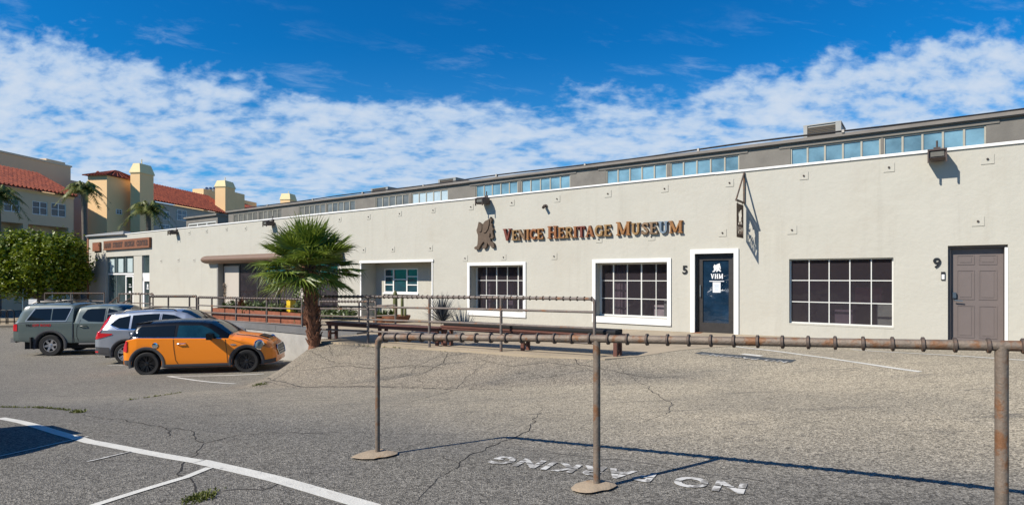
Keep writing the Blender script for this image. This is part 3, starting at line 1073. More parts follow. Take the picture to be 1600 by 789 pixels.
m = MB(); m.add([(sc(196.6), .06, z0), (sc(206.7), .06, z0), (sc(206.7), .06, zd - .05), (sc(196.6), .06, zd - .05)], [(0, 1, 2, 3)])
m.build('pane', glass('door_green_glass', (0.02, 0.035, 0.03), .05), d)
m = MB()
m.box(sc(200), sc(203), .05, .057, zd - 1.15, zd - 1.0); m.box(sc(200), sc(204), .05, .057, zd - .75, zd - .7); m.box(sc(200), sc(203), .05, .057, zd - .6, zd - .56)
m.build('notice', VINYL, d)
m = MB(); m.box(sc(226.5), sc(228.5), .11, .117, pl(227, 449)[1], pl(227, 444)[1]); m.box(sc(226), sc(229), .11, .117, pl(227, 452)[1], pl(227, 450)[1])
m.build('notice', VINYL, B)

# door with the white surround
s0, s1, z0, z1 = H_d5
z0 = ZT(s0) + .02
trim = MB()
tw = .115
trim.box(s0 - tw, s0, -.04, .08, z0, z1 + tw); trim.box(s1, s1 + tw, -.04, .08, z0, z1 + tw); trim.box(s0, s1, -.04, .08, z1, z1 + tw)
door = MB()
fr = .06
door.box(s0, s0 + fr, .08, .2, z0, z1); door.box(s1 - fr, s1, .08, .2, z0, z1); door.box(s0 + fr, s1 - fr, .08, .2, z1 - fr, z1)
a, b_, zt_ = s0 + fr + .005, s1 - fr - .005, z1 - fr - .005
st = .1
door.box(a, a + st, .12, .165, z0 + .01, zt_); door.box(b_ - st, b_, .12, .165, z0 + .01, zt_)
door.box(a + st, b_ - st, .12, .165, zt_ - .11, zt_); door.box(a + st, b_ - st, .12, .165, z0 + .01, z0 + .27)
door = door.build('door', DARKMETAL, B)
door['label'] = 'dark glazed door with white lettering'
trim.build('door_surround', WHITE, door)
pz0, pz1 = z0 + .27, zt_ - .11
m = MB(); m.add([(a + st, .15, pz0), (b_ - st, .15, pz0), (b_ - st, .15, pz1), (a + st, .15, pz1)], [(0, 1, 2, 3)])
m.build('pane', glass('door_blue_glass', (0.01, 0.03, 0.06), .03, .7, .8, 1.8), door)
m = MB(); m.tube([(a + .05, .115, z0 + .95), (a + .05, .07, z0 + .95), (a + .05, .07, z0 + 1.25), (a + .05, .115, z0 + 1.25)], .012, 8)
m.build('handle', ALU, door)
m = MB(); m.box(s0 - .02, s1 + .02, -.25, .08, z0 - .1, z0 + .008)
m.build('threshold', BRICK, door)
LION = [(245, 190), (300, 225), (335, 260), (348, 290), (352, 225), (390, 185), (450, 165), (490, 145), (515, 110), (520, 150), (545, 140), (540, 180), (522, 222), (552, 248), (545, 285), (562, 310), (586, 345),
        (560, 358), (566, 410), (586, 470), (575, 495), (545, 510), (508, 496), (528, 468), (522, 420), (500, 400), (490, 480), (512, 510), (520, 555), (560, 575), (590, 600), (600, 665), (545, 675), (520, 645), (485, 625),
        (460, 600), (442, 572), (440, 615), (425, 650), (400, 680), (350, 685), (330, 665), (335, 640), (370, 615), (388, 590), (368, 560), (350, 560), (310, 600), (270, 650), (245, 690), (165, 695),
        (140, 665), (160, 645), (205, 630), (220, 600), (225, 540), (230, 480), (230, 430), (215, 400), (195, 340), (215, 300), (240, 250)]
LION01 = [((x - 370) / 590.0, (700 - y) / 590.0) for x, y in LION]     # height 1, centred


def stroke(mb, pts, th, y0, y1, sx, sz, ox, oz):
    """a thick polyline in the wall plane, between depths y0 and y1"""
    P = [np.array((p[0] * sx, p[1] * sz)) for p in pts]
    th = th * sz
    n = len(P)
    L = []; Rr_ = []
    for i in range(n):
        d = P[min(i + 1, n - 1)] - P[max(i - 1, 0)]
        d = d / (np.linalg.norm(d) + 1e-9)
        nn = np.array([-d[1], d[0]])
        L.append(P[i] + nn * th / 2); Rr_.append(P[i] - nn * th / 2)
    vs = []
    for i in range(n):
        for q in (L[i], Rr_[i]):
            vs.append((q[0] + ox, y0, q[1] + oz)); vs.append((q[0] + ox, y1, q[1] + oz))
    fs = []
    for i in range(n - 1):
        a = 4 * i; b = 4 * (i + 1)
        fs += [(a, b, b + 2, a + 2), (a + 1, a + 3, b + 3, b + 1), (a, a + 1, b + 1, b), (a + 2, b + 2, b + 3, a + 3)]
    fs += [(0, 2, 3, 1), (4 * n - 4, 4 * n - 3, 4 * n - 1, 4 * n - 2)]
    mb.add(vs, fs)


def arc(cx, cy, rx, ry, a0, a1, n=12):
    return [(cx + rx * math.cos(R(a0 + (a1 - a0) * k / n)), cy + ry * math.sin(R(a0 + (a1 - a0) * k / n))) for k in range(n + 1)]


SER = .085
GL = {
    'V': (.74, [([(.13, .98), (.38, .02)], .21), ([(.63, .98), (.38, .02)], .12), ([(0, .96), (.28, .96)], SER), ([(.5, .96), (.74, .96)], SER)]),
    'E': (.64, [([(.17, 0), (.17, 1)], .2), ([(.02, .955), (.6, .955)], .09), ([(.2, .51), (.47, .51)], .09), ([(.02, .045), (.62, .045)], .09), ([(.57, .74), (.57, 1)], .08), ([(.59, 0), (.59, .28)], .08), ([(.45, .4), (.45, .62)], .07)]),
    'N': (.78, [([(.13, 0), (.13, 1)], .11), ([(.13, .96), (.63, .04)], .21), ([(.64, 0), (.64, 1)], .11), ([(0, .96), (.24, .96)], SER), ([(.02, .04), (.25, .04)], SER), ([(.52, .96), (.76, .96)], SER)]),
    'I': (.34, [([(.17, 0), (.17, 1)], .21), ([(.02, .96), (.32, .96)], SER), ([(.02, .04), (.32, .04)], SER)]),
    'C': (.66, [(arc(.36, .5, .26, .42, 48, 312), .19), ([(.58, .62), (.58, .98)], .08), ([(.54, .12), (.6, .3)], .08)]),
    'H': (.8, [([(.17, 0), (.17, 1)], .2), ([(.62, 0), (.62, 1)], .2), ([(.2, .5), (.6, .5)], .1), ([(.02, .96), (.32, .96)], SER), ([(.02, .04), (.32, .04)], SER), ([(.47, .96), (.77, .96)], SER), ([(.47, .04), (.77, .04)], SER)]),
    'R': (.72, [([(.17, 0), (.17, 1)], .2), ([(.1, .94), (.4, .94), (.52, .88), (.56, .74), (.52, .6), (.4, .52), (.2, .52)], .13), ([(.38, .52), (.6, .03)], .18), ([(.02, .04), (.32, .04)], SER), ([(.5, .04), (.72, .04)], SER)]),
    'T': (.66, [([(.33, 0), (.33, 1)], .2), ([(.02, .95), (.64, .95)], .1), ([(.06, .7), (.06, 1)], .08), ([(.6, .7), (.6, 1)], .08), ([(.18, .04), (.48, .04)], SER)]),
    'A': (.76, [([(.12, .02), (.36, .98)], .12), ([(.36, .98), (.62, .02)], .21), ([(.22, .3), (.52, .3)], .09), ([(0, .04), (.24, .04)], SER), ([(.48, .04), (.76, .04)], SER)]),
    'G': (.74, [(arc(.36, .5, .26, .42, 48, 320), .19), ([(.58, .62), (.58, .98)], .08), ([(.6, .06), (.6, .46)], .17), ([(.44, .45), (.74, .45)], SER)]),
    'M': (.98, [([(.14, 0), (.14, 1)], .11), ([(.16, .97), (.46, .08)], .19), ([(.8, .97), (.46, .08)], .1), ([(.82, 0), (.82, 1)], .2), ([(0, .96), (.24, .96)], SER), ([(.02, .04), (.26, .04)], SER), ([(.72, .96), (.97, .96)], SER), ([(.68, .04), (.97, .04)], SER)]),
    'U': (.76, [([(.17, 1), (.17, .3), (.22, .14), (.36, .07), (.5, .14), (.57, .3), (.57, 1)], .17), ([(.02, .96), (.32, .96)], SER), ([(.45, .96), (.72, .96)], SER)]),
    'S': (.6, [([(.5, .78), (.4, .91), (.26, .92), (.13, .82), (.14, .67), (.28, .55), (.42, .44), (.5, .28), (.42, .11), (.26, .07), (.1, .2)], .17), ([(.52, .66), (.52, .98)], .07), ([(.08, .02), (.08, .34)], .07)]),
}
GL.update({
    'D': (.72, [([(.17, 0), (.17, 1)], .2), ([(.05, .95), (.35, .95), (.52, .85), (.58, .5), (.52, .15), (.35, .05), (.05, .05)], .13)]),
})


def glyph(mb, ch, h, sx, ox, oz, y_face, y_back):
    w, st_ = GL[ch]
    for i, (pts, th) in enumerate(st_):
        stroke(mb, pts, th, y_face - .0012 * i, y_back, h * sx, h, ox, oz)
    return w * h * sx


# carved sign: one letter each
def museum_sign():
    sA, zb = pl(788, 376); sB = pl(1068, 366)[0]
    zbase = (pl(790, 375.5)[1] + pl(1060, 365)[1]) / 2
    zcap = (pl(790, 357.2)[1] + pl(1060, 343)[1]) / 2
    H1 = zcap - zbase
    H0 = H1 * .86
    words = ['VENICE', 'HERITAGE', 'MUSEUM']
    pal = {'r': (0.26, 0.05, 0.025), 'o': (0.46, 0.2, 0.05), 'y': (0.44, 0.25, 0.085), 't': (0.34, 0.21, 0.11), 'b': (0.2, 0.28, 0.36), 'd': (0.4, 0.14, 0.035)}
    pm = {k: mat('carved_letter_' + k, tuple(q * .78 for q in v), .7, 0, .3, 9, .2, 40, grime=tuple(c * .75 for c in v), gscale=7) for k, v in pal.items()}
    colours = ['rytodo', 'doydrdyy', 'oyttbo']
    gap = .012; sp = .12

    def total(sx):
        t = 0
        for w in words:
            for i, c in enumerate(w):
                t += GL[c][0] * (H1 if i == 0 else H0) * sx + gap
            t += sp * sx
        return t - gap - sp * sx
    sx = 1.0
    for _ in range(30):
        sx *= (sB - sA) / total(sx)
    root = thing('wall_sign', 'raised serif museum name in rust, ochre and blue carved letters on the cream wall', 'sign', wloc(sA, 0, zbase), WRZ)
    x = 0
    SIDE = mat('letter_side', (0.06, 0.03, 0.02), .8, 0, .2, 9)
    for w, cs in zip(words, colours):
        for i, (c, k) in enumerate(zip(w, cs)):
            mb = MB()
            wd = glyph(mb, c, H1 if i == 0 else H0, sx, x, 0, -.085, -.002)
            o = mb.build('letter', pm[k], root)
            x += wd + gap
        x += sp * sx


museum_sign()

s_, z_ = pl(759, 390)
zt_ = pl(762, 341)[1]
em = thing('winged_lion_emblem', 'brown carved winged lion silhouette mounted left of the museum letters', 'emblem', wloc(s_, 0, z_), WRZ)
hh = zt_ - z_ + .03
m = MB(); m.prism([(a * hh * 1.02, b * hh) for a, b in LION01], lambda a, b: (a, -.1, b), lambda a, b: (a, -.002, b))
fix_normals(m.build('lion_body', EMBLEM, em))
m = MB()
m.prism([((x - 370) / 590 * hh, (700 - y) / 590 * hh) for x, y in ((352, 300), (362, 230), (400, 195), (470, 172), (500, 160), (500, 240), (470, 330), (420, 390), (370, 400))], lambda a, b: (a, -.13, b), lambda a, b: (a, -.1003, b))
m.prism([((x - 370) / 590 * hh, (700 - y) / 590 * hh) for x, y in ((250, 205), (300, 240), (330, 280), (320, 360), (280, 380), (240, 360), (215, 335))], lambda a, b: (a, -.125, b), lambda a, b: (a, -.1003, b))
fix_normals(m.build('wing', EMBLEM, em))

# door decal and notice
LIONd = [(-a, b) for a, b in LION01]
m = MB()
xm = (a + b_) / 2 if False else (H_d5[0] + H_d5[1]) / 2 + .02
dz1 = pl(1117, 411)[1]; dz0 = pl(1117, 425)[1]
hd = dz1 - dz0
m.prism([(xm + p * hd * 1.25, q * hd + dz0) for p, q in LION01], lambda a, b: (a, .1475, b), lambda a, b: (a, .1495, b))
vx = xm - .15
vz = pl(1117, 435.5)[1]
for ch in 'VHM':
    vx += glyph(m, ch, .13, .9, vx, vz, .1475, .1495) + .01
m.box(xm - .19, xm + .19, .1475, .1495, vz - .075, vz - .055)
m.build('decal', VINYL, door)
m = MB(); m.box(xm - .1, xm + .1, .146, .1492, vz - .36, vz - .09)
m.build('notice', PAPER, door)
m = MB()
for k in range(6):
    wk = (.03, .075, .06, .07, .06, .05)[k]
    m.box(xm - wk, xm + wk, .1445, .1459, vz - .13 - k * .033, vz - .12 - k * .033)
m.build('notice_text', INK, door)

# six-panel door
s0, s1, z0, z1 = H_d9
z0 = ZT(s0) - .02
m = MB()
m.box(s0, s0 + .05, .1, .26, z0, z1); m.box(s1 - .05, s1, .1, .26, z0, z1); m.box(s0 + .05, s1 - .05, .1, .26, z1 - .05, z1)
a, b_, zt_ = s0 + .055, s1 - .055, z1 - .055
m.box(a, b_, .2, .245, z0 + .01, zt_)
wdt = b_ - a; ht = zt_ - z0
for c in (0, 1):
    u0 = a + wdt * (.115 + .425 * c); u1 = u0 + wdt * .345
    for f0, f1 in ((.83, .93), (.47, .775), (.075, .41)):
        v0 = z0 + ht * f0; v1 = z0 + ht * f1
        # moulding ring and raised field
        m.box(u0, u1, .19, .2, v0, v0 + .018); m.box(u0, u1, .19, .2, v1 - .018, v1)
        m.box(u0, u0 + .018, .19, .2, v0 + .018, v1 - .018); m.box(u1 - .018, u1, .19, .2, v0 + .018, v1 - .018)
        m.box(u0 + .05, u1 - .05, .192, .2, v0 + .05, v1 - .05)
d9 = m.build('door', DOORBROWN, B)
d9['label'] = 'brown six-panel door'
m = MB(); m.box(s1 + .0, s1 + .1, -.03, .1, z0, z1 - .003) if False else m.box(s1 - .048, s1 - .002, -.012, .1, z0, z1 - .06)
m.build('white_jamb', WHITE, d9)
m = MB(); m.box(a + .03, a + .09, .13, .2, z0 + .98, z0 + 1.1); m.tube([(a + .06, .13, z0 + .93), (a + .06, .12, z0 + .93), (a + .2, .12, z0 + .92)], .013, 8)
m.build('handle', mat('lock_metal', (0.2, 0.25, 0.3), .35, .8, .1, 9), d9)

# house numbers
for ch, x, y0, y1, lab in (('5', 1070.5, 427.5, 415, 'black house number 5 beside the glazed museum door'), ('9', 1464, 418, 403, 'black house number 9 beside the brown panelled door')):
    s_, zb = pl(x, y0); zc = pl(x, y1)[1]
    h = zc - zb
    vs, fs = text_data(ch, h / .70, .012, .006 * h / .2)
    xs = [v[0] for v in vs]; cxm = (min(xs) + max(xs)) / 2
    mb = MB(); mb.add([(v[0] - cxm, -.016 - v[2], v[1]) for v in vs], fs)
    tag(mb.build('house_number', BLACK, None, loc=wloc(s_, 0, zb), rz=WRZ), lab, 'number')
s_, z_ = pl(1473.5, 431)
bell = thing('doorbell', 'small black and white doorbell plate under the 9 beside the brown door', 'doorbell', wloc(s_, 0, z_), WRZ)
m = MB(); m.box(-.035, .035, -.03, -.002, -.085, .085); m.build('back_plate', BLACK, bell)
m = MB(); m.box(-.024, .024, -.036, -.0305, -.07, .03); m.tube([(0, -.036, -.02), (0, -.042, -.02)], .014, 10); m.build('button_plate', VINYL, bell)

# ------------------------------------------------------------------ clerestory
CL = 3.0
cs0 = pl(357, 340, CL)[0]; cs1 = S_R
Z_CL = pl(1100, 432 - 127 * 1550 / 1000, CL)[1]
Z_CL = pl(1600, 173.5, CL)[1]
zw1 = 5.31; zw0 = 4.05
bands = [(365, 402, 404, 440), (467, 508, 510, 555), (587, 639, 643, 700), (743, 809, 814, 891), (947, 1042, 1047, 1155), (1235, 1376, 1380, 1541)]
gm = [(CLERGREY, CLERGREY), (CLERGREY, CLERGREY), (CLERGREY, CLERPALE), (CLERGLASS, CLERGLASS), (CLERGLASS, CLERGLASS), (CLERGLASS, CLERGLASS)]
holes = []
wins = []
for (a, b2, c, d2), gg in zip(bands, gm):
    for (u, v), g_ in (((a, b2), gg[0]), ((c, d2), gg[1])):
        h = (pl(u, 300, CL)[0], pl(v, 300, CL)[0], zw0, zw1, .1)
        holes.append(h); wins.append((h, g_))
mb = MB()
grid_wall(mb, cs0, cs1, 3.9, Z_CL - .11, holes, lambda u, v, d: (u, CL + d, v), .1)
mb.add([(cs0, CL, 3.9), (cs0, CL + 9, 3.9), (cs0, CL + 9, Z_CL - .11), (cs0, CL, Z_CL - .11)], [(0, 3, 2, 1)])
# stucco ledge over the glazing
mb.build('clerestory_wall', GREYROOF, B)
m = MB()
for (a, b2, c, d2) in bands[3:]:
    u0 = pl(a, 300, CL)[0] - .3; u1 = pl(d2, 300, CL)[0] + .25
    m.box(u0, u1, CL - .025, CL - .002, zw1 + .008, zw1 + .115)
m.build('window_hood', GREYROOF, B)
m = MB()
m.box(cs0 - .1, cs1, CL - .09, CL + 9.3, Z_CL - .108, Z_CL - .09)
m.box(cs0 - .12, cs1, CL - .12, CL + 9.4, Z_CL - .088, Z_CL)
m.build('clerestory_roof', FASCIA, B)
for h, g_ in wins:
    window(B, h[0] + .002, h[1] - .002, h[2], h[3] - .002, CL + .05, 5, 1, g_, mat('clerestory_frame', (0.5, 0.47, 0.38), .6, 0, .1, 5) if 'clerestory_frame' not in MATS else MATS['clerestory_frame'], .045, .035)
# small grey monitor at the left end of the roof
mq = rect(291, 340, 337, 356, 5.0)
m = MB()
mh = (mq[0] + .25, mq[1] - .2, 3.95, mq[3] - .45, .1)
grid_wall(m, mq[0], mq[1], 3.9, mq[3] - .12, [mh], lambda u, v, d: (u, 5.0 + d, v), .1)
m.add([(mq[1], 5, 3.9), (mq[1], 9, 3.9), (mq[1], 9, mq[3] - .12), (mq[1], 5, mq[3] - .12)], [(0, 1, 2, 3)])
m.add([(mq[0], 5, 3.9), (mq[0], 9, 3.9), (mq[0], 9, mq[3] - .12), (mq[0], 5, mq[3] - .12)], [(3, 2, 1, 0)])
m.box(mq[0] - .1, mq[1] + .1, 4.85, 9.1, mq[3] - .118, mq[3])
m.build('roof_monitor', GREYROOF, B)
window(B, mh[0] + .003, mh[1] - .003, mh[2], mh[3] - .003, 5.06, 3, 1, CLERGREY, BARWHITE, .1, .1)

# roof plant on the clerestory
ROOFZ = Z_CL


def roof_unit(x0, x1, ytop, label, ly=4.0):
    a = pl(x0, 300, ly)[0]; b = pl(x1, 300, ly)[0]
    zt = pl((x0 + x1) / 2, ytop, ly)[1]
    u = thing('rooftop_unit', label, 'air unit', wloc((a + b) / 2, ly, ROOFZ), WRZ)
    w2 = (b - a) / 2; h = max(.15, zt - ROOFZ)
    m = MB(); m.box(-w2, w2, 0, 1.1, .05, h - .03); m.box(-w2 - .03, w2 + .03, -.03, 1.13, h - .03, h)
    m.box(-w2 - .025, -w2 + .08, -.03, -.001, 0, h - .031); m.box(w2 - .12, w2 + .025, -.03, -.001, 0, h - .031)
    m.build('cabinet', mat('unit_metal', (0.42, 0.41, 0.38), .5, .3, .1, 3) if 'unit_metal' not in MATS else MATS['unit_metal'], u)
    m = MB()
    k = 0.08
    while k < h - .08:
        m.box(-w2 + .085, w2 - .125, -.014, -.002, k, k + .03); k += .045
    m.build('louvre', mat('louvre_brown', (0.09, 0.06, 0.03), .6, .1, .15, 5) if 'louvre_brown' not in MATS else MATS['louvre_brown'], u)
    return u


roof_unit(1257, 1313, 193, 'largest grey rooftop air unit with brown louvres above the right clerestory')
roof_unit(686, 712, 279, 'small louvred rooftop unit above the pale clerestory panes near the middle')
roof_unit(581, 606, 293.5, 'low flat rooftop unit farthest left along the grey roof edge')
sk = thing('skylight', 'low white skylight right of the large rooftop air unit', 'skylight', wloc(pl(1355, 300, 4)[0], 4, ROOFZ), WRZ)
m = MB(); m.box(-.45, .45, 0, 1, .0, .1); m.build('kerb', WHITE, sk)
m = MB(); m.prism([(-.42, .1), (-.3, .17), (.3, .17), (.42, .1)], lambda a, b: (a, .03, b), lambda a, b: (a, .97, b)); m.build('dome', PALEWALL, sk)
pp = thing('roof_conduit', 'dark conduit on small stands along the grey roof edge', 'conduit', wloc(0, CL - .1, ROOFZ), WRZ)
pts = []
s = cs0 + 2
i = 0
while s < 12:
    pts.append((s, .05 + .06 * math.sin(s * .7), .035 + .05 * abs(math.sin(s * .33)) ** 3))
    s += .8
m = MB(); m.tube(pts, .028, 6); m.build('pipe', BLACK, pp, True)
for k in range(3, len(pts), 5):
    q = pts[k]
    m = MB(); m.box(q[0] - .03, q[0] + .03, q[1] - .05, q[1] + .05, 0, q[2] + .035); m.build('pipe_stand', PALEWALL, pp)

# ------------------------------------------------------------------ wall-mounted things


def floodlight(x, y, label, sc_=1.0):
    s_, z_ = pl(x, y)
    o = thing('floodlight', label, 'floodlight', wloc(s_, 0, z_), WRZ, 'floodlights along the parapet')
    k = sc_ * .82
    m = MB()
    pr = [(-.52, .10), (-.46, .16), (-.06, .13), (-.06, -.10), (-.44, -.13), (-.52, -.08)]
    m.prism([(a * k, b * k) for a, b in pr], lambda a, b: (-.2 * k, a, b), lambda a, b: (.2 * k, a, b))
    fix_normals(m.build('housing', LIGHTBROWN, o))
    m = MB()
    m.box(-.14 * k, .14 * k, -.545 * k, -.521 * k, -.05 * k, .07 * k)
    m.build('lens', mat('lens_glass', (0.2, 0.18, 0.14), .2, 0, .2, 9) if 'lens_glass' not in MATS else MATS['lens_glass'], o)
    m = MB()
    m.box(-.2 * k, -.17 * k, -.58 * k, -.525 * k, -.2 * k, .12 * k); m.box(.17 * k, .2 * k, -.58 * k, -.525 * k, -.2 * k, .12 * k)
    m.box(-.17 * k, .17 * k, -.58 * k, -.525 * k, .1 * k, .12 * k)
    m.build('visor', LIGHTBROWN, o)
    m = MB()
    m.box(-.06, .06, -.06, -.002, -.08, .22); m.tube([(0, -.03, .2), (0, -.03, .36)], .018, 8)
    m.build('bracket', LIGHTBROWN, o)
    return o


floodlight(1464, 247, 'bronze floodlight on the parapet above the brown panelled door')
floodlight(761, 316, 'bronze floodlight directly above the carved winged lion', .95)
floodlight(277, 364, 'bronze floodlight between the timber sign and the roll-up housing', .95)
floodlight(427, 350, 'bronze floodlight half hidden behind the top of the palm', .95)

s_, z_ = pl(853.5, 322)
c_ = thing('security_camera', 'small dark camera on the wall between floodlight and museum letters', 'camera', wloc(s_, 0, z_), WRZ)
m = MB(); m.tube([(0, -.002, .0), (0, -.05, 0)], .05, 10); m.tube([(0, -.05, 0), (0, -.1, -.02)], .02, 8); m.build('mount', LIGHTBROWN, c_)
m = MB(); m.tube([(-.03, -.06, .0), (.02, -.2, -.07)], .045, 10); m.build('camera_head', LIGHTBROWN, c_)

# blade sign on its bracket, cut out so the sun draws the lion on the wall
sw_, zarm = pl(1163, 317.5)
zap = pl(1160.5, 270)[1]
hs = thing('blade_sign', 'rusty cut-out metal sign hanging from a triangular bracket above the museum door', 'sign', wloc(sw_, 0, zarm), WRZ)
m = MB()
OUT = .78
m.box(-.02, .02, -OUT, -.01, -.02, .02)
m.box(-.02, .02, -.05, -.01, .021, zap - zarm)
m.tube([(0, -OUT + .03, .02), (0, -.03, zap - zarm - .02)], .02, 6)
m.build('bracket', RUSTDARK, hs)
hb = pl(1156, 317)[1] - pl(1156, 371)[1]
hb *= .94


def cut_sheet(name, outer, inner, thick, m_, parent):
    cu = bpy.data.curves.new('sheet', 'CURVE')
    cu.dimensions = '2D'; cu.fill_mode = 'BOTH'; cu.extrude = thick / 2
    for poly in [outer] + inner:
        sp = cu.splines.new('POLY')
        sp.points.add(len(poly) - 1)
        for p, q in zip(sp.points, poly):
            p.co = (q[0], q[1], 0, 1)
        sp.use_cyclic_u = True
    o = bpy.data.objects.new('sheet', cu)
    COL.objects.link(o)
    dg = bpy.context.evaluated_depsgraph_get()
    me = bpy.data.meshes.new_from_object(o.evaluated_get(dg))
    vs = [tuple(v.co) for v in me.vertices]; fs = [tuple(p.vertices) for p in me.polygons]
    bpy.data.objects.remove(o); bpy.data.curves.remove(cu); bpy.data.meshes.remove(me)
    mb = MB(); mb.add([(v[2], -v[0], v[1]) for v in vs], fs)
    return mb.build(name, m_, parent)


# sheet coordinates: u = out of the wall, v = up
VHM = [
    [(.0, 1), (.22, 1), (.32, .35), (.42, 1), (.58, 1), (.4, 0), (.22, 0)],
    [(.7, 0), (.7, 1), (.86, 1), (.86, .58), (1.02, .58), (1.02, 1), (1.18, 1), (1.18, 0), (1.02, 0), (1.02, .42), (.86, .42), (.86, 0)],
    [(1.32, 0), (1.32, 1), (1.48, 1), (1.62, .5), (1.76, 1), (1.92, 1), (1.92, 0), (1.78, 0), (1.78, .55), (1.66, .2), (1.58, .2), (1.46, .55), (1.46, 0)],
]
bw = .62
lion = [(.10 + bw / 2 - a * .5, -.12 - .05 - .42 + b * .42) for a, b in LION01]
let = [[(.10 + bw - .07 - p[0] * .25, -.12 - .45 - .24 + p[1] * .19) for p in g] for g in VHM]
cut_sheet('sign_board', [(.10, -.07), (.10 + bw, -.07), (.10 + bw, -.07 - hb), (.10, -.07 - hb)], [lion] + let, .008, mat('sign_rust', (0.11, 0.06, 0.035), .7, .2, .4, 6), hs)
m = MB()
for u in (.2, .62):
    m.tube([(0, -u, -.02), (0, -u, -.075)], .008, 6)
m.build('hanger', RUSTDARK, hs)

# timber signs on the far left
sg = rect(165.5, 237, 374, 389)
ts = thing('timber_sign', 'long rust-brown timber sign board over the far left shop front', 'sign', wloc(sg[0], 0, sg[2]), WRZ)
W_s, H_s = sg[1] - sg[0], sg[3] - sg[2]
m = MB(); m.box(0, W_s, -.14, -.002, 0, H_s); m.build('board', TIMBER, ts)
m = MB()
x = .18
txt = 'MAIN STREET DESIGN CENTER'
for ch in txt:
    if ch == ' ':
        x += .16; continue
    x += glyph(m, ch, H_s * .55, (W_s - .2) / 7.1 * .62, x, H_s * .22, -.146, -.141) * 1.06
xs = max(v[0] for v in m.v)
m.v = [(.15 + (v[0] - .18) * (W_s - .3) / (xs - .18), v[1], v[2]) for v in m.v]
m.build('lettering', mat('sign_letter', (0.07, 0.03, 0.02), .7, 0, .2, 8), ts)
sg = rect(147.5, 158.5, 379, 392.5)
ts = thing('timber_plaque', 'small square timber plaque left of the long timber sign', 'plaque', wloc(sg[0], 0, sg[2]), WRZ)
W_s, H_s = sg[1] - sg[0], sg[3] - sg[2]
m = MB(); m.box(0, W_s, -.12, -.002, 0, H_s); m.build('board', TIMBER, ts)
m = MB(); m.box(.1, W_s - .1, -.125, -.1203, .1, H_s - .1); m.build('panel', REDWOOD, ts)


# ------------------------------------------------------------------ pipe railings
def ring(mb, p, d, r, th=.009):
    d = Vector(d).normalized()
    q = d.to_track_quat('Z', 'Y').to_matrix().to_4x4()
    mb.lathe([(r * .8, -th * 1.1), (r, -th * .7), (r, th * .7), (r * .8, th * 1.1)], 14, Matrix.Translation(p) @ q)


def railing(label, posts, h, r_rail, r_post, lows, spacing, ring_r, m_, group=None, footing=None, elbow_start=True, elbow_end=False, extend=0, name='pipe_railing', rm=None, base_drop=0.0):
    """posts: world points at the ground; the top pipe carries regular collars"""
    posts = [Vector(p) for p in posts]
    o = thing(name, label, 'railing', posts[0], 0, group)
    P = [p - posts[0] for p in posts]
    top = [p + Vector((0, 0, h)) for p in P]
    if extend:
        top.append(top[-1] + (top[-1] - top[-2]).normalized() * extend)
    pts = list(top)
    e = .09
    if elbow_start:
        d = (top[1] - top[0]).normalized()
        pts = [top[0] + Vector((0, 0, -e)), top[0] + d * .012 + Vector((0, 0, -e * .35)), top[0] + d * e * .35 + Vector((0, 0, -.012)), top[0] + d * e] + pts[1:]
    if elbow_end:
        d = (top[-2] - top[-1]).normalized()
        pts = pts[:-1] + [top[-1] + d * e, top[-1] + d * e * .35 + Vector((0, 0, -.012)), top[-1] + d * .012 + Vector((0, 0, -e * .35)), top[-1] + Vector((0, 0, -e))]
    m = MB(); m.tube(pts, r_rail, 14)
    m.build('top_rail', m_, o, True, 60)
    m = MB(); ring(m, (0, 0, 0), (0, 0, 1), ring_r)
    col = None
    for a, b in zip(top[:-1], top[1:]):
        d = (b - a); L = d.length; d.normalize()
        n = max(1, int(round(L / spacing)))
        for k in range(n):
            if col is None:
                col = m.build('collar', rm or RUSTDARK, o, True, 40)
            else:
                col = col.copy(); COL.objects.link(col)
            col.location = a + d * (L * (k + .62) / n)
            col.rotation_euler = d.to_track_quat('Z', 'Y').to_euler()
    for i, p in enumerate(P):
        m = MB()
        rp = r_post[i] if isinstance(r_post, (list, tuple)) else r_post
        t_ = p + Vector((0, 0, h - (e if (i == 0 and elbow_start) or (i == len(P) - 1 and elbow_end) else 0)))
        m.tube([p + Vector((0, 0, -.12 - base_drop)), t_], rp, 14)
        m.build('post', m_, o, True, 60)
        if footing:
            m = MB()
            n = 18
            fr_ = []
            for k in range(n):
                an = 2 * math.pi * k / n
                rr = footing[i] * (1 + .18 * math.sin(2 * an + 1) + random.uniform(-.1, .1))
                X, Y = posts[0].x + p.x + rr * math.cos(an) - .03, posts[0].y + p.y + rr * math.sin(an) * .9
                fr_.append((X - posts[0].x, Y - posts[0].y, gz(X, Y) - posts[0].z + .016))
            c = Vector((p.x - .01, p.y, p.z + .035))
            mid = [tuple(c + (Vector(q) - c) * .5 + Vector((0, 0, .018))) for q in fr_]
            m.add(fr_ + mid + [tuple(c)], [(k, (k + 1) % n, n + (k + 1) % n, n + k) for k in range(n)] + [(n + k, n + (k + 1) % n, 2 * n) for k in range(n)])
            m.build('footing', FOOTING, o, True, 60)
    for f in lows:
        m = MB()
        for a, b in zip(P[:-1], P[1:]):
            m.tube([a + Vector((0, 0, f * h)), b + Vector((0, 0, f * h))], r_rail * .82, 10)
        m.build('mid_rail', m_, o, True, 60)
    return o


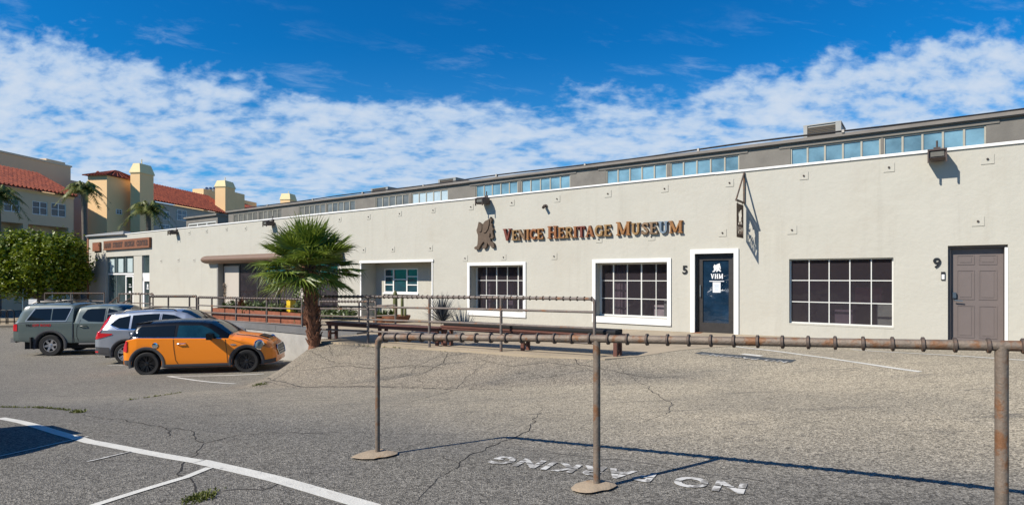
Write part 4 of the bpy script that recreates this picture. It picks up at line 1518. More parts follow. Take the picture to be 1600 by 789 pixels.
# near railing across the foreground
p1 = pt(590, 712, 5.1); p2 = pt(932.5, 761, 4.05)
p3 = Vector((2.5, 2.94, .2)); p3.x = (1565 - CX) / F * 2.94
p3.z = EYE - (540 - CY) / F * 2.94 - 1.05
p1.z = EYE - (526.5 - CY) / F * 5.1 - 1.05
p2.z = EYE - (529 - CY) / F * 4.05 - 1.05
railing('rusty collared pipe railing across the foreground asphalt with concrete post footings', [p1, p2, p3], 1.05, .0275, [.021, .025, .0285], [], .1345, .040, RUST, footing=[.165, .14, .14], extend=2.6)


def on_line(x, a, b):
    """world point on the ground line a-b seen at picture column x"""
    k = (x - CX) / F
    t = (k * a[1] - a[0]) / ((b[0] - a[0]) - k * (b[1] - a[1]))
    return a[0] + (b[0] - a[0]) * t, a[1] + (b[1] - a[1]) * t


A0, A1 = (-5.01, 14.7), (1.54, 10.65)
ps = []
for x, yt in ((493, 463.5), (575, 463.5), (671, 464), (783, 465), (929, 467)):
    X, Y = on_line(x, A0, A1)
    ps.append((X, Y, EYE - (yt - CY) / F * Y - 1.11))
railing('four-bar collared pipe railing along the front of the bench terrace', ps, 1.11, .03, .03, [.78, .51, .26], .145, .045, RUST2, elbow_start=False, elbow_end=True, base_drop=.05)
# railing on the retaining wall coping
lp = []
for x in (310, 331, 369, 417, 472):
    s_ = pl(x, 432, -4.42)[0]
    q = wloc(s_, -4.42, 0)
    lp.append((q.x, q.y, -.0))
tops = [464.3, 464.8, 465.6, 466.5, 467.5]
hR = 1.02
lp = [(a, b, EYE - (t - CY) / F * b - hR) for (a, b, c), t in zip(lp, tops)]
railing('four-bar pipe railing above the wooden planters on the retaining wall', lp, hR, .03, .03, [.7, .45, .2], .15, .046, RUST2, elbow_start=False, base_drop=.15)


def lrail(label, pxs, ly, yt, h, lows=(.55, .25), elbow_end=False, spacing=.16, drop=.6, elbow_start=False):
    q = []
    for x in pxs:
        s_ = pl(x, 432, ly)[0]
        w_ = wloc(s_, ly, 0)
        q.append((w_.x, w_.y, EYE - (yt - CY) / F * w_.y - h))
    return railing(label, q, h, .035, .032, list(lows), spacing, .055, RUST2, elbow_start=elbow_start, elbow_end=elbow_end, base_drop=drop)


lrail('square-ended railing section behind the silver car roof', (234, 263, 296, 307), -4.42, 463, 1.05, (.6, .2), True, elbow_start=True)
lrail('far pipe railing in front of the left shop windows', (70, 111, 163), -3.2, 458, 1.05, (.6,))
lrail('far pipe railing in front of the two shop doors', (186, 205, 219, 239), -2.6, 459, 1.05, (.55, .25), True, .4)
# sloping stair rails
for x0, y0, x1, y1, lab in ((170, 474, 184, 464, 'sloping stair handrail left of the far shop doors'), (189, 475, 205, 465, 'sloping stair handrail in front of the far shop doors')):
    sA_ = pl(x0, y0, -3.4); sB_ = pl(x1, y1, -2.4)
    a = wloc(sA_[0], -3.4, sA_[1]); b = wloc(sB_[0], -2.4, sB_[1])
    o = thing('stair_handrail', lab, 'handrail', a)
    m = MB(); m.tube([(0, 0, -.02), tuple(b - a)], .035, 8); m.build('rail', RUSTDARK, o, True)
    m = MB(); m.tube([tuple(b - a), tuple(b - a - Vector((0, 0, 1.4)))], .035, 8); m.build('post', RUSTDARK, o, True)
    m = MB(); m.tube([(0, 0, -.02), (0, 0, -1.2)], .035, 8); m.build('post', RUSTDARK, o, True)
# inner ramp railing behind the bench
ra = []
for x in (500, 561, 587):
    s_ = pl(x, 432, -3.4)[0]; w_ = wloc(s_, -3.4, 0)
    ra.append((w_.x, w_.y, EYE - (471 - CY) / F * w_.y - .95))
railing('inner ramp railing with collars behind the bench terrace', ra, .95, .028, .03, [.75, .5, .2], .15, .044, RUST2, elbow_start=False, elbow_end=True)
ra = []
for x, yt in ((587, 478), (618, 476.5)):
    s_ = pl(x, 432, -2.6)[0]; w_ = wloc(s_, -2.6, 0)
    ra.append((w_.x, w_.y, EYE - (yt - CY) / F * w_.y - .85))
railing('short inner railing beside the potted cactus', ra, .85, .028, .032, [.62], 9, .03, RUST2, elbow_start=False)


# ------------------------------------------------------------------ benches
def bench(label, xa, xb, cushion, ca=0, cb=1):
    off = Vector((A1[1] - A0[1], -(A1[0] - A0[0]))).normalized() * -1.0
    o2 = (off.x * .2, off.y * .2)
    B0 = (A0[0] + o2[0], A0[1] + o2[1]); B1 = (A1[0] + o2[0], A1[1] + o2[1])
    a = on_line(xa, B0, B1); b = on_line(xb, B0, B1)
    L = math.hypot(b[0] - a[0], b[1] - a[1])
    rz = math.atan2(b[1] - a[1], b[0] - a[0])
    z0 = (zterr(*a) + zterr(*b)) / 2 + .012
    o = thing('terrace_bench', label, 'bench', (a[0], a[1], z0), rz, 'long wooden terrace benches')
    D = .38
    m = MB(); m.box(0, L, 0, D, .40, .435)
    m.box(.02, L - .02, .02, .05, .335, .399); m.box(.02, L - .02, D - .05, D - .02, .335, .399)
    m.build('seat', BENCHWOOD, o)
    n = max(2, int(round(L / 1.75)) + 1)
    for i in range(n):
        x = .04 + (L - .16) * i / (n - 1)
        for y in (.052, D - .11):
            m = MB(); m.box(x, x + .07, y, y + .06, -.03, .399); m.build('leg', BENCHWOOD, o)
        m = MB(); m.box(x + .02, x + .05, .113, D - .111, .1, .15); m.build('stretcher', BENCHWOOD, o)
    if cushion:
        m = MB()
        x = L * ca
        pr = [(.02, .0), (.0, .03), (.0, .06), (.03, .085), (D - .03, .085), (D, .06), (D, .03), (D - .02, 0)]
        m.prism(pr, lambda a_, b_: (L * ca, a_, .437 + b_), lambda a_, b_: (L * cb, a_, .437 + b_))
        tag(fix_normals(m.build('bench_cushion', CUSHION, None, True, 50, loc=(a[0], a[1], z0), rz=rz)), 'long black cushion lying on the right terrace bench', 'cushion')
    return o


bench('long dark red wooden bench carrying a black cushion behind the terrace railing', 688, 966, True, .02, .985)
bench('bare dark red wooden bench left of the cushioned bench behind the railing', 508, 684, False)


# ------------------------------------------------------------------ planters and plants
def blades(mb, c, n, L, w, spread=(20, 80), droop=.3, seg=3, az0=0, azr=360):
    """long tapering leaves rising from a point"""
    for i in range(n):
        az = R(az0 + azr * random.random()); el = R(random.uniform(*spread))
        l = L * random.uniform(.7, 1.1)
        d = Vector((math.cos(az) * math.cos(el), math.sin(az) * math.cos(el), math.sin(el)))
        side = Vector((-math.sin(az), math.cos(az), 0))
        vs = []
        p = Vector(c)
        for k in range(seg + 1):
            f = k / seg
            ww = w * (1 - f ** 1.6) * (.6 + .8 * min(f * 3, 1)) / 1.4 + .0015
            q = Vector(c) + d * l * f + Vector((0, 0, -droop * l * f * f))
            vs += [q - side * ww, q + side * ww]
        mb.add(vs, [(2 * k, 2 * k + 1, 2 * k + 3, 2 * k + 2) for k in range(seg)])


def leafball(mb, c, rad, n, size, squash=1.0):
    for i in range(n):
        v = Vector(rng.normal(0, 1, 3)); v.normalize()
        p = Vector(c) + Vector((v.x * rad, v.y * rad, v.z * rad * squash)) * (random.random() ** .45)
        a = Vector(rng.normal(0, 1, 3)).normalized(); b = a.cross(v + Vector((.01, .02, .3))).normalized()
        s = size * random.uniform(.6, 1.3)
        mb.add([p - a * s, p - b * s * .45, p + a * s, p + b * s * .45], [(0, 1, 2, 3)])


for i, (xa, xb) in enumerate(((333, 369), (370.5, 416), (418, 471))):
    a = pl(xa, 432, -4.0)[0]; b = pl(xb, 432, -4.0)[0]
    zb = -.13
    lab = ['redwood planter box nearest the roll-up housing', 'redwood planter box in the middle of its row of three', 'redwood planter box beside the palm trunk'][i]
    o = thing('planter_box', lab, 'planter', wloc(a, -4.0, zb), WRZ, 'redwood planter boxes behind the railing')
    L = b - a
    m = MB()
    for k in range(3):
        m.box(0, L, -.03, 0, .06 + k * .16, .06 + k * .16 + .152); m.box(0, L, .5, .53, .06 + k * .16, .06 + k * .16 + .152)
    m.box(0, .03, .001, .499, .06, .53); m.box(L - .03, L, .001, .499, .06, .53)
    m.build('box', REDWOOD, o)
    m = MB(); m.box(.031, L - .031, .001, .499, .3, .47); m.build('soil', mat('soil', (0.05, 0.035, 0.025), 1, 0, .3, 10) if 'soil' not in MATS else MATS['soil'], o)
    m = MB(); m.box(.1, .2, .02, .48, -.06, .058); m.box(L - .2, L - .1, .02, .48, -.06, .058); m.build('foot', REDWOOD, o)


def plant(x, ly, z, name, label, group=None):
    s_ = pl(x, 432, ly)[0]
    return thing(name, label, 'plant', wloc(s_, ly, z), WRZ, group)


ZP = .36
o = plant(351, -3.75, ZP, 'flowering_plant', 'plant with a pale peach flower spike at the planter left end')
m = MB(); blades(m, (0, 0, 0), 40, .45, .04, (15, 75)); m.build('leaves', SHRUB, o)
m = MB(); m.tube([(0, 0, 0), (.02, 0, .95)], .025, 6)
for k in range(60):
    blades(m, (.02, 0, .45 + .5 * k / 60), 2, .16, .02, (10, 60), .1, 2)
m.build('flower_spike', PALEFLOWER, o)
o = plant(377, -3.75, ZP, 'spiky_plant', 'reddish strap-leaved plant in the middle planter')
m = MB(); blades(m, (0, 0, 0), 70, .8, .03, (25, 85), .4); m.build('leaves', REDLEAF, o)
for x, n, hgt, lab in ((364, 260, .3, 'low leafy shrub right of the peach flower spike'), (392, 420, .38, 'dense green shrub left of centre in the planters'), (408, 420, .36, 'bushy green shrub over the middle planter right end'), (425, 300, .3, 'leafy shrub at the left of the planter nearest the palm'), (440, 260, .28, 'low shrub in the planter nearest the palm')):
    o = plant(x, -3.75, ZP, 'planter_shrub', lab, 'shrubs in the planters')
    m = MB(); leafball(m, (0, 0, .12), hgt, n, .06, .75); m.build('foliage', SHRUB, o)
    m = MB(); blades(m, (0, 0, 0), 14, .55, .025, (35, 85), .3); m.build('stem', SHRUB if n > 290 else REDLEAF, o)
o = plant(435, -3.7, ZP, 'yucca', 'spiky straw-coloured yucca on a thin trunk near the palm')
m = MB(); m.tube([(0, 0, 0), (.03, 0, .35), (.02, 0, .62)], [.07, .06, .05], 8); m.build('trunk', BARK, o)
m = MB(); blades(m, (.02, 0, .6), 40, .5, .02, (-20, 75), .2); m.build('leaves', FANDRY, o)
o = plant(466, -3.9, ZP - .3, 'climbing_plant', 'pale green climbing plant against the palm trunk')
m = MB()
for k in range(9):
    leafball(m, (random.uniform(-.12, .12), 0, .1 + .14 * k), .16, 60, .05)
m.build('leaves', SHRUB, o)
# yellow box
s_, z_ = pl(455, 487, -3.6)
o = thing('yellow_crate', 'yellow plastic crates stacked behind the planter beside the palm trunk', 'crate', wloc(s_, -3.6, z_), WRZ)
for k in range(2):
    m = MB(); m.box(-.11, .11, -.11, .11, .0 + k * .22, .17 + k * .22); m.box(-.125, .125, -.125, .125, .172 + k * .22, .2 + k * .22); m.build('crate_body', YELLOW, o)
# blue-grey agave and potted succulents
o = plant(690, -.75, ZT(pl(690, 432)[0]), 'spiky_agave', 'blue-grey spiky rosette plant against the wall left of the first museum window')
m = MB(); blades(m, (0, 0, .12), 170, 1.1, .022, (-5, 85), .12, 3); m.build('leaves', GREYLEAF, o)
m = MB(); m.tube([(0, 0, 0), (0, 0, .2)], .12, 8); m.build('stem', BARK, o)
pc = plant(619, -1.3, ZT(pl(619, 432)[0]), 'planter_bowl', 'wide brown bowl planter with a columnar cactus')
m = MB(); m.lathe([(.3, 0), (.42, .1), (.5, .3), (.5, .34), (.44, .34), (.4, .28)], 20); m.build('bowl', TIMBER, pc, True, 40)
for x, hgt, r_ in ((-.05, .95, .075), (.3, .75, .05), (.45, .4, .04)):
    m = MB(); m.tube([(x, 0, .25), (x, 0, .25 + hgt * .5), (x, 0, .25 + hgt * .9), (x, 0, .25 + hgt)], [r_, r_ * 1.1, r_, r_ * .4], 9); m.build('cactus_stem', CACTUS, pc, True, 60)
m = MB(); blades(m, (-.25, 0, .28), 40, .4, .035, (10, 80), .15); m.build('leaves', SHRUB, pc)
for x, lab in ((600, 'green succulent in a brown pot left of the cactus bowl'), (592, 'leafy succulent in a pot behind the ramp railing')):
    o = plant(x, -1.6, ZT(pl(x, 432)[0]), 'potted_succulent', lab, 'potted succulents')
    m = MB(); m.lathe([(.16, 0), (.22, .2), (.26, .28), (.22, .28), (.2, .22)], 16); m.build('pot', TIMBER, o, True, 40)
    m = MB(); blades(m, (0, 0, .25), 60, .42, .04, (5, 80), .15); m.build('leaves', SHRUB, o)
for x, lab in ((512, 'low bushy plant behind the railing beside the palm'), (528, 'second low bushy plant behind the railing right of the palm'), (544, 'third low bushy plant left of the stucco recess')):
    o = plant(x, -1.4, ZT(pl(x, 432)[0]), 'low_bush', lab, 'low bushes by the shop front')
    m = MB(); leafball(m, (0, 0, .3), .42, 420, .07, .8); m.build('foliage', SHRUB, o)
    m = MB(); m.tube([(0, 0, -.05), (0, 0, .3)], .03, 6); m.build('stem', BARK, o)


# ------------------------------------------------------------------ fan palm
def fan_palm():
    base = Vector((-4.84, 14.12, gz(-4.84, 14.12)))
    o = thing('fan_palm', 'young fan palm with a shaggy red-brown trunk at the terrace corner', 'palm tree', base)
    H = 1.78
    m = MB()
    m.tube([(0, 0, -.2), (.0, 0, .1), (-.02, 0, .5), (-.08, 0, 1.0), (-.16, 0, H), (-.19, 0, H + .35)], [.17, .13, .13, .14, .15, .1], 14)
    # old leaf bases
    for k in range(300):
        z = random.uniform(0, H + .1); az = random.uniform(0, 2 * math.pi)
        d = Vector((math.cos(az), math.sin(az), 0)); sd = Vector((-d.y, d.x, 0))
        p = Vector((-.085 * z, 0, z)) + d * .125
        tilt = random.uniform(.03, .09)
        L_ = random.uniform(.1, .2)
        vs = [p - sd * .045, p + sd * .045, p + d * tilt + Vector((0, 0, L_)) + sd * .018, p + d * tilt + Vector((0, 0, L_)) - sd * .018]
        m.add(vs + [v + d * .012 for v in vs], [(0, 1, 2, 3), (7, 6, 5, 4), (0, 4, 5, 1), (1, 5, 6, 2), (2, 6, 7, 3), (3, 7, 4, 0)])
    m.build('trunk', PALMTRUNK, o)
    crown = MB(); dry = MB(); stalk = MB()
    C = Vector((-.17, 0, H + .1))
    n = 66
    for i in range(n):
        az = i * 2.39996 + random.uniform(-.2, .2)
        f = i / (n - 1)
        el = R(84 - 100 * f ** .82 + random.uniform(-11, 11))
        d = Vector((math.cos(az) * math.cos(el), math.sin(az) * math.cos(el), math.sin(el)))
        pl_ = random.uniform(.5, .85)
        tip = C + d * pl_ + Vector((0, 0, -.06 * f))
        sd = Vector((-math.sin(az), math.cos(az), 0))
        nrm = sd.cross(d).normalized()
        if nrm.z < 0: nrm = -nrm
        stalk.tube([C, C + d * pl_ * .5 + Vector((0, 0, .03)), tip], [.022, .016, .012], 5, False)
        LR = random.uniform(.66, .86)
        seg = 30
        for k in range(seg):
            a = R(-118 + 236 * (k + .5) / seg)
            ca, sa = math.cos(a), math.sin(a)
            dd = (d * ca + sd * sa)
            l = LR * (1 - .22 * abs(a / R(118)) ** 2) * random.uniform(.9, 1.05)
            pleat = nrm * (.02 if k % 2 else -.02)
            w2 = sd * ca - d * sa
            h1 = l * .36
            wd = h1 * math.sin(R(236 / seg) / 2) * .9
            p0 = tip
            cup = nrm * (.1 * (1 - ca))
            p1 = tip + dd * h1 + cup * h1 * .6
            sag = (.14 + .22 * f) * random.uniform(.3, 1.5) * (1 - .5 * math.sin(max(el, 0)))
            p2 = tip + dd * l * .82 + cup * l * .5 + Vector((0, 0, -sag * .35 * l))
            p3 = tip + dd * l + cup * l * .4 + Vector((0, 0, -sag * l))
            vs = [p0, p1 - w2 * wd + pleat, p1 + w2 * wd - pleat, p2 - w2 * wd * .45, p2 + w2 * wd * .45, p3]
            tgt = crown
            tgt.add(vs, [(0, 1, 2), (1, 3, 4, 2), (3, 5, 4)])
    for i in range(60):
        az = random.uniform(0, 2 * math.pi); el = R(random.uniform(-75, 35))
        d = Vector((math.cos(az) * math.cos(el), math.sin(az) * math.cos(el), math.sin(el)))
        sd = Vector((-math.sin(az), math.cos(az), 0))
        p = C + d * .1; l = random.uniform(.25, .5)
        dry.add([p - sd * .014, p + sd * .014, p + d * l + Vector((0, 0, -.12))], [(0, 1, 2)])
    crown.build('crown', FANLEAF, o)
    stalk.build('leaf_stalk', mat('stalk', (0.2, 0.2, 0.06), .6, 0, .2, 5), o)
    dry.build('dry_fibre', FANDRY, o)


fan_palm()


# ------------------------------------------------------------------ trees on the left
def broadleaf(name, label, base, trunk_h, blobs, nleaf, size, group=None):
    o = thing(name, label, 'tree', base, 0, group)
    m = MB()
    m.tube([(0, 0, -.3), (.05, 0, trunk_h * .4), (-.1, .05, trunk_h * .8), (-.15, .1, trunk_h * 1.2)], [.36, .26, .24, .18], 9)
    for b in blobs:
        m.tube([(-.1, .05, trunk_h * .8), (b[0] * .5, b[1] * .5, (trunk_h + b[2]) * .5), (b[0] * .9, b[1] * .9, b[2])], [.14, .09, .03], 6)
    m.build('trunk', BARK, o, True, 60)
    tot = sum(b[3] ** 2 for b in blobs)
    P = []
    for (bx, by, bz, r) in blobs:
        k = int(nleaf * r * r / tot)
        # clumps on the blob shell, leaves round each clump
        nc = max(8, k // 26)
        v = rng.normal(0, 1, (nc, 3)); v /= np.linalg.norm(v, axis=1)[:, None]
        c = np.array((bx, by, bz)) + v * r * (rng.random((nc, 1)) ** .35) * np.array((1, 1, .85))
        cl = c[rng.integers(0, nc, k)] + rng.normal(0, .17, (k, 3)) * r ** .3
        P.append(cl)
    P = np.concatenate(P)
    n = len(P)
    a = rng.normal(0, 1, (n, 3)); a[:, 2] *= .6; a /= np.linalg.norm(a, axis=1)[:, None]
    b = np.cross(a, rng.normal(0, 1, (n, 3)) + np.array((0, 0, .8))); b /= np.linalg.norm(b, axis=1)[:, None]
    s = (size * rng.uniform(.6, 1.3, n))[:, None]
    V = np.stack([P - a * s, P - b * s * .5, P + a * s, P + b * s * .5], 1).reshape(-1, 3)
    mb = MB(); mb.v = V.tolist(); mb.f = [(4 * i, 4 * i + 1, 4 * i + 2, 4 * i + 3) for i in range(n)]; mb.mi = [0] * n
    mb.build('crown', FICUS, o)
    return o


def tree_at(name, label, x, Z, blobs_px, nleaf, size, trunk_top_px, group=None):
    X = (x - CX) / F * Z
    g = gz(X, Z)
    sc_ = Z / F
    blobs = [((bx - x) * sc_, by, EYE - (yy - CY) * sc_ - g, r * sc_) for bx, yy, r, by in blobs_px]
    return broadleaf(name, label, (X, Z, g), EYE - (trunk_top_px - CY) * sc_ - g, blobs, nleaf, size, group)


FT = tree_at('ficus_tree', 'dense clipped ficus tree over the pickup at the left edge', 66, 37.3, [(60, 410, 38, 0), (20, 405, 36, .5), (95, 408, 34, .3), (5, 430, 34, -.5), (40, 440, 32, -.6), (80, 438, 30, .2), (45, 385, 30, .2), (90, 390, 26, 0), (104, 388, 24, 0), (15, 382, 24, 0), (-30, 410, 40, 0), (98, 425, 24, 1.0)], 34000, .12, 462, 'ficus trees along the street')
tree_at('ficus_tree', 'smaller ficus tree touching the brick corner of the long building', 121, 42.0, [(112, 405, 24, 0), (118, 420, 20, -.3), (102, 425, 24, .3), (116, 438, 20, 0), (104, 390, 16, 0), (122, 392, 14, .2)], 15000, .12, 455, 'ficus trees along the street')


def feather_palm(name, label, x, yc, Z, R_px, n_fr=22):
    sc_ = Z / F
    X = (x - CX) * sc_
    g = gz(X, Z)
    H = EYE - (yc - CY) * sc_ - g
    o = thing(name, label, 'palm tree', (X, Z, g), 0, 'feather palms by the far buildings')
    m = MB(); m.tube([(0, 0, -.3), (.1, 0, H * .5), (0, 0, H - .4), (0, 0, H + .3)], [.26, .2, .2, .16], 9); m.build('trunk', BARK, o, True, 60)
    cr = MB()
    L = R_px * sc_ * 1.25
    for i in range(n_fr):
        az = i * 2.39996; f = i / (n_fr - 1)
        el = R(75 - 75 * f)
        d = Vector((math.cos(az), math.sin(az), 0))
        sd = Vector((-d.y, d.x, 0))
        prev = None
        segs = 12
        for k in range(segs + 1):
            u = k / segs
            p = Vector((0, 0, H)) + d * (L * u * math.cos(el) * (1 - .15 * u)) + Vector((0, 0, L * u * math.sin(el) - L * .75 * u * u))
            if k:
                for sg_ in (-1, 1):
                    for q in range(2):
                        b = prev.lerp(p, q / 2 + random.uniform(0, .3))
                        ll = L * .33 * (1 - .55 * u) * random.uniform(.8, 1.15)
                        tdir = (sd * sg_ * .75 + d * .45 + Vector((0, 0, -.75 + random.uniform(-.3, .3)))).normalized()
                        wv_ = (p - prev).normalized() * .05
                        cr.add([b - wv_, b + wv_, b + tdir * ll], [(0, 1, 2)])
                cr.add([prev - sd * .025, prev + sd * .025, p + sd * .02, p - sd * .02], [(0, 1, 2, 3)])
            prev = p
    cr.build('crown', FEATHER, o)


feather_palm('feather_palm', 'tall feather palm in front of the tile-roofed tower', 131, 296, 50, 34)
feather_palm('feather_palm', 'shorter feather palm below the first chimney', 232, 328, 54, 38)
feather_palm('feather_palm', 'feather palm cut by the left picture edge', -4, 305, 46, 42)

# ------------------------------------------------------------------ far buildings
BD = Vector((.11, .994, 0)).normalized()
BRZ = -math.atan2(.11, .994)


def corner(x, Z):
    return Vector(((x - CX) / F * Z, Z, 0))


def zat(y, Z):
    return EYE - (y - CY) / F * Z


def tiled(mb, x_e, z_e, x_r, z_r, y0, y1, pitch=.42):
    """roof slope of rounded tile rows running from ridge to eave"""
    n = max(2, int((y1 - y0) / pitch))
    w = (y1 - y0) / n
    ddir = Vector((x_e - x_r, 0, z_e - z_r)); Ls = ddir.length
    nn = Vector((-(z_e - z_r), 0, (x_e - x_r))).normalized()
    if nn.z < 0: nn = -nn
    courses = max(3, int(Ls / .5))
    mb.cur = 1
    mb.add([(x_e, y0, z_e), (x_e, y1, z_e), (x_r, y1, z_r), (x_r, y0, z_r)], [(0, 1, 2, 3)])
    mb.cur = 0
    for i in range(n):
        yc = y0 + w * (i + .5)
        for c in range(courses):
            a = Vector((x_r, 0, z_r)) + ddir * (c / courses); b = Vector((x_r, 0, z_r)) + ddir * ((c + 1.04) / courses)
            vs = []
            for p, lift in ((a, .03), (b, .055)):
                for k in range(5):
                    an = math.pi * k / 4
                    q = p + nn * (math.sin(an) * .24 + lift)
                    vs.append((q.x, yc - math.cos(an) * w * .29, q.z))
            mb.add(vs, [(k, k + 1, 6 + k, 5 + k) for k in range(4)] + [(5, 6, 7, 8, 9)])


def far_window(parent, y0, y1, z0, z1, x=0.0, pane=None):
    m = MB()
    f = .08
    m.box(x + .0, x + .06, y0, y0 + f, z0, z1); m.box(x + .0, x + .06, y1 - f, y1, z0, z1)
    m.box(x + .0, x + .06, y0 + f, y1 - f, z0, z0 + f); m.box(x + .0, x + .06, y0 + f, y1 - f, z1 - f, z1)
    ym = (y0 + y1) / 2; m.box(x + .001, x + .058, ym - .05, ym + .05, z0 + f, z1 - f)
    zm = z0 + (z1 - z0) * .55; m.box(x + .002, x + .05, y0 + f, y1 - f, zm - .03, zm + .03)
    w = m.build('window', WHITE, parent)
    g = MB(); g.add([(x + .02, y0, z0), (x + .02, y1, z0), (x + .02, y1, z1), (x + .02, y0, z1)], [(0, 1, 2, 3)])
    g.build('pane', pane or glass('far_glass', (0.05, 0.08, 0.11), .1, .6, .4, .6), w)


FARGLASS = glass('far_pane', (0.04, 0.055, 0.07), .08, .6, .5, .7)
FARBLUE = glass('far_blue_pane', (0.06, 0.16, 0.24), .08, .6, .3, .7)


def y_on_side(org, x, lx=0.0):
    """local depth on the plane local-x = lx of a far building seen at picture column x"""
    e = Vector((BD.y, -BD.x, 0))
    k = (x - CX) / F
    o = org + e * lx
    t = (k * o.y - o.x) / (BD.x - k * BD.y)
    return t


# left wing
OA = corner(115, 60.0)
LW = thing('apartment_building', 'beige apartment wing with a red tile roof behind the left ficus', 'building', OA, BRZ)
m = MB()
hl = []
for x0, x1, y0, y1 in ((6, 31, 311.5, 331), (50.7, 74.5, 315, 336), (80, 103, 318, 339)):
    t0, t1 = y_on_side(OA, x0), y_on_side(OA, x1)
    Zm = 60 + (t0 + t1) / 2 * BD.y
    hl.append((t0, t1, zat(y1, Zm), zat(y0, Zm), .15))
rc = (y_on_side(OA, 44), y_on_side(OA, 107), zat(373, 57), zat(353, 57), 1.4)
hl2 = (y_on_side(OA, -30), y_on_side(OA, 36), rc[2], rc[3], 1.4)
grid_wall(m, -30, 0, -2, 9.85, hl + [rc, hl2], lambda u, v, d: (-d, u, v), .2)
m.add([(-14, 0, -2), (0, 0, -2), (0, 0, 9.85), (-14, 0, 9.85)], [(0, 3, 2, 1)])
m.add([(-1.4, -30, -2), (-1.4, 0, -2), (-1.4, 0, 9.8), (-1.4, -30, 9.8)], [(0, 1, 2, 3)])
m.build('wall', BEIGE, LW)
m = MB(); m.box(-.02, .06, -30, .05, 6.7, 6.95) if False else m.box(.002, .08, -30, 0, 9.6, 9.84)
m.build('eave_band', CREAM, LW)
for h in hl:
    far_window(LW, h[0], h[1], h[2], h[3], -.1, FARGLASS)
m = MB(); tiled(m, .5, 9.85, -4.2, 12.3, -26, .0)
m.build('roof', [TILE, TILEBED], LW)
m = MB()
m.add([(-4.2, 0, 9.8), (.4, 0, 9.8), (-4.2, 0, 12.2)], [(0, 1, 2)])
m.box(-20, -8, -30, 8.0, 4, 14.6); m.box(-20, -9, 8.003, 15, 4, 13.3); m.box(-10.5, -9.2, 6.0, 8.5, 14.602, 15.3)
m.build('upper_storey', BEIGE, LW)
m = MB(); m.box(-20, -7.9, -30, 8.1, 14.605, 14.8); m.box(-9.6, -8.6, -9, -7.4, 14.81, 15.6)
m.build('parapet_band', mat('pale_band', (0.62, 0.55, 0.42), .9, 0, .05, 1), LW)

# tower and tiled wing behind the palms
OT = corner(167, 62.0)
TW = thing('apartment_building', 'cream apartment block with a square tower, tile roofs and two tall chimneys', 'building', OT, BRZ)
zT = zat(274, 62)
m = MB()
m.box(-2.25, 0, 0, 5.0, -2, zT)
m.build('tower', CREAM, TW)
m = MB()
apx = (-.9, 2.3, zT + .95)
o_ = .35
m.add([(-2.25 - o_, -o_, zT), (o_, -o_, zT), (o_, 5 + o_, zT), (-2.25 - o_, 5 + o_, zT), apx], [(0, 1, 4), (1, 2, 4), (2, 3, 4), (3, 0, 4), (3, 2, 1, 0)])
for sgn in range(9):
    u = sgn / 8
    for A_, B_ in (((-2.25 - o_, -o_), (o_, -o_)), ((o_, -o_), (o_, 5 + o_))):
        q = (A_[0] + (B_[0] - A_[0]) * u, A_[1] + (B_[1] - A_[1]) * u)
        m.tube([(q[0], q[1], zT + .03), (q[0] + (apx[0] - q[0]) * .93, q[1] + (apx[1] - q[1]) * .93, zT + .03 + .93 * .93)], .07, 6)
m.build('roof', TILE, TW)
t0, t1 = y_on_side(OT, 181), y_on_side(OT, 190)
far_window(TW, t0, t1, zat(335, 63.5), zat(327, 63.5), 0.005, FARGLASS)


def chimney(parent, org, x_l, x_c, Z, y_cap0, y_cap1, depth, name='chimney'):
    c = corner(x_c, Z)
    e = Vector((BD.y, -BD.x, 0))
    q = c - org
    lx, ly = q.dot(e), q.dot(BD)
    w = (x_c - x_l) / F * Z
    z1 = zat(y_cap0, Z); z2 = zat(y_cap1, Z)
    m = MB(); m.box(lx - w, lx, ly, ly + depth, -1, z1)
    ch = m.build(name, CREAM, parent)
    m = MB()
    a = .09
    q0 = [(lx - w - a, ly - a), (lx + a, ly - a), (lx + a, ly + depth + a), (lx - w - a, ly + depth + a)]
    q1 = [(lx - w + .18, ly + .18), (lx - .18, ly + .18), (lx - .18, ly + depth - .18), (lx - w + .18, ly + depth - .18)]
    zz = (z1 + .002, z1 + .12, z2)
    vs = [(x, y, zz[0]) for x, y in q0] + [(x, y, zz[1]) for x, y in q0] + [(x, y, zz[2]) for x, y in q1]
    m.add(vs, [(3, 2, 1, 0), (0, 1, 5, 4), (1, 2, 6, 5), (2, 3, 7, 6), (3, 0, 4, 7), (4, 5, 9, 8), (5, 6, 10, 9), (6, 7, 11, 10), (7, 4, 8, 11), (8, 9, 10, 11)])
    m.tube([(lx - w * .4, ly + depth * .4, z2), (lx - w * .4, ly + depth * .4, z2 + .55)], .05, 6)
    m.build('chimney_cap', CAPWALL, ch)


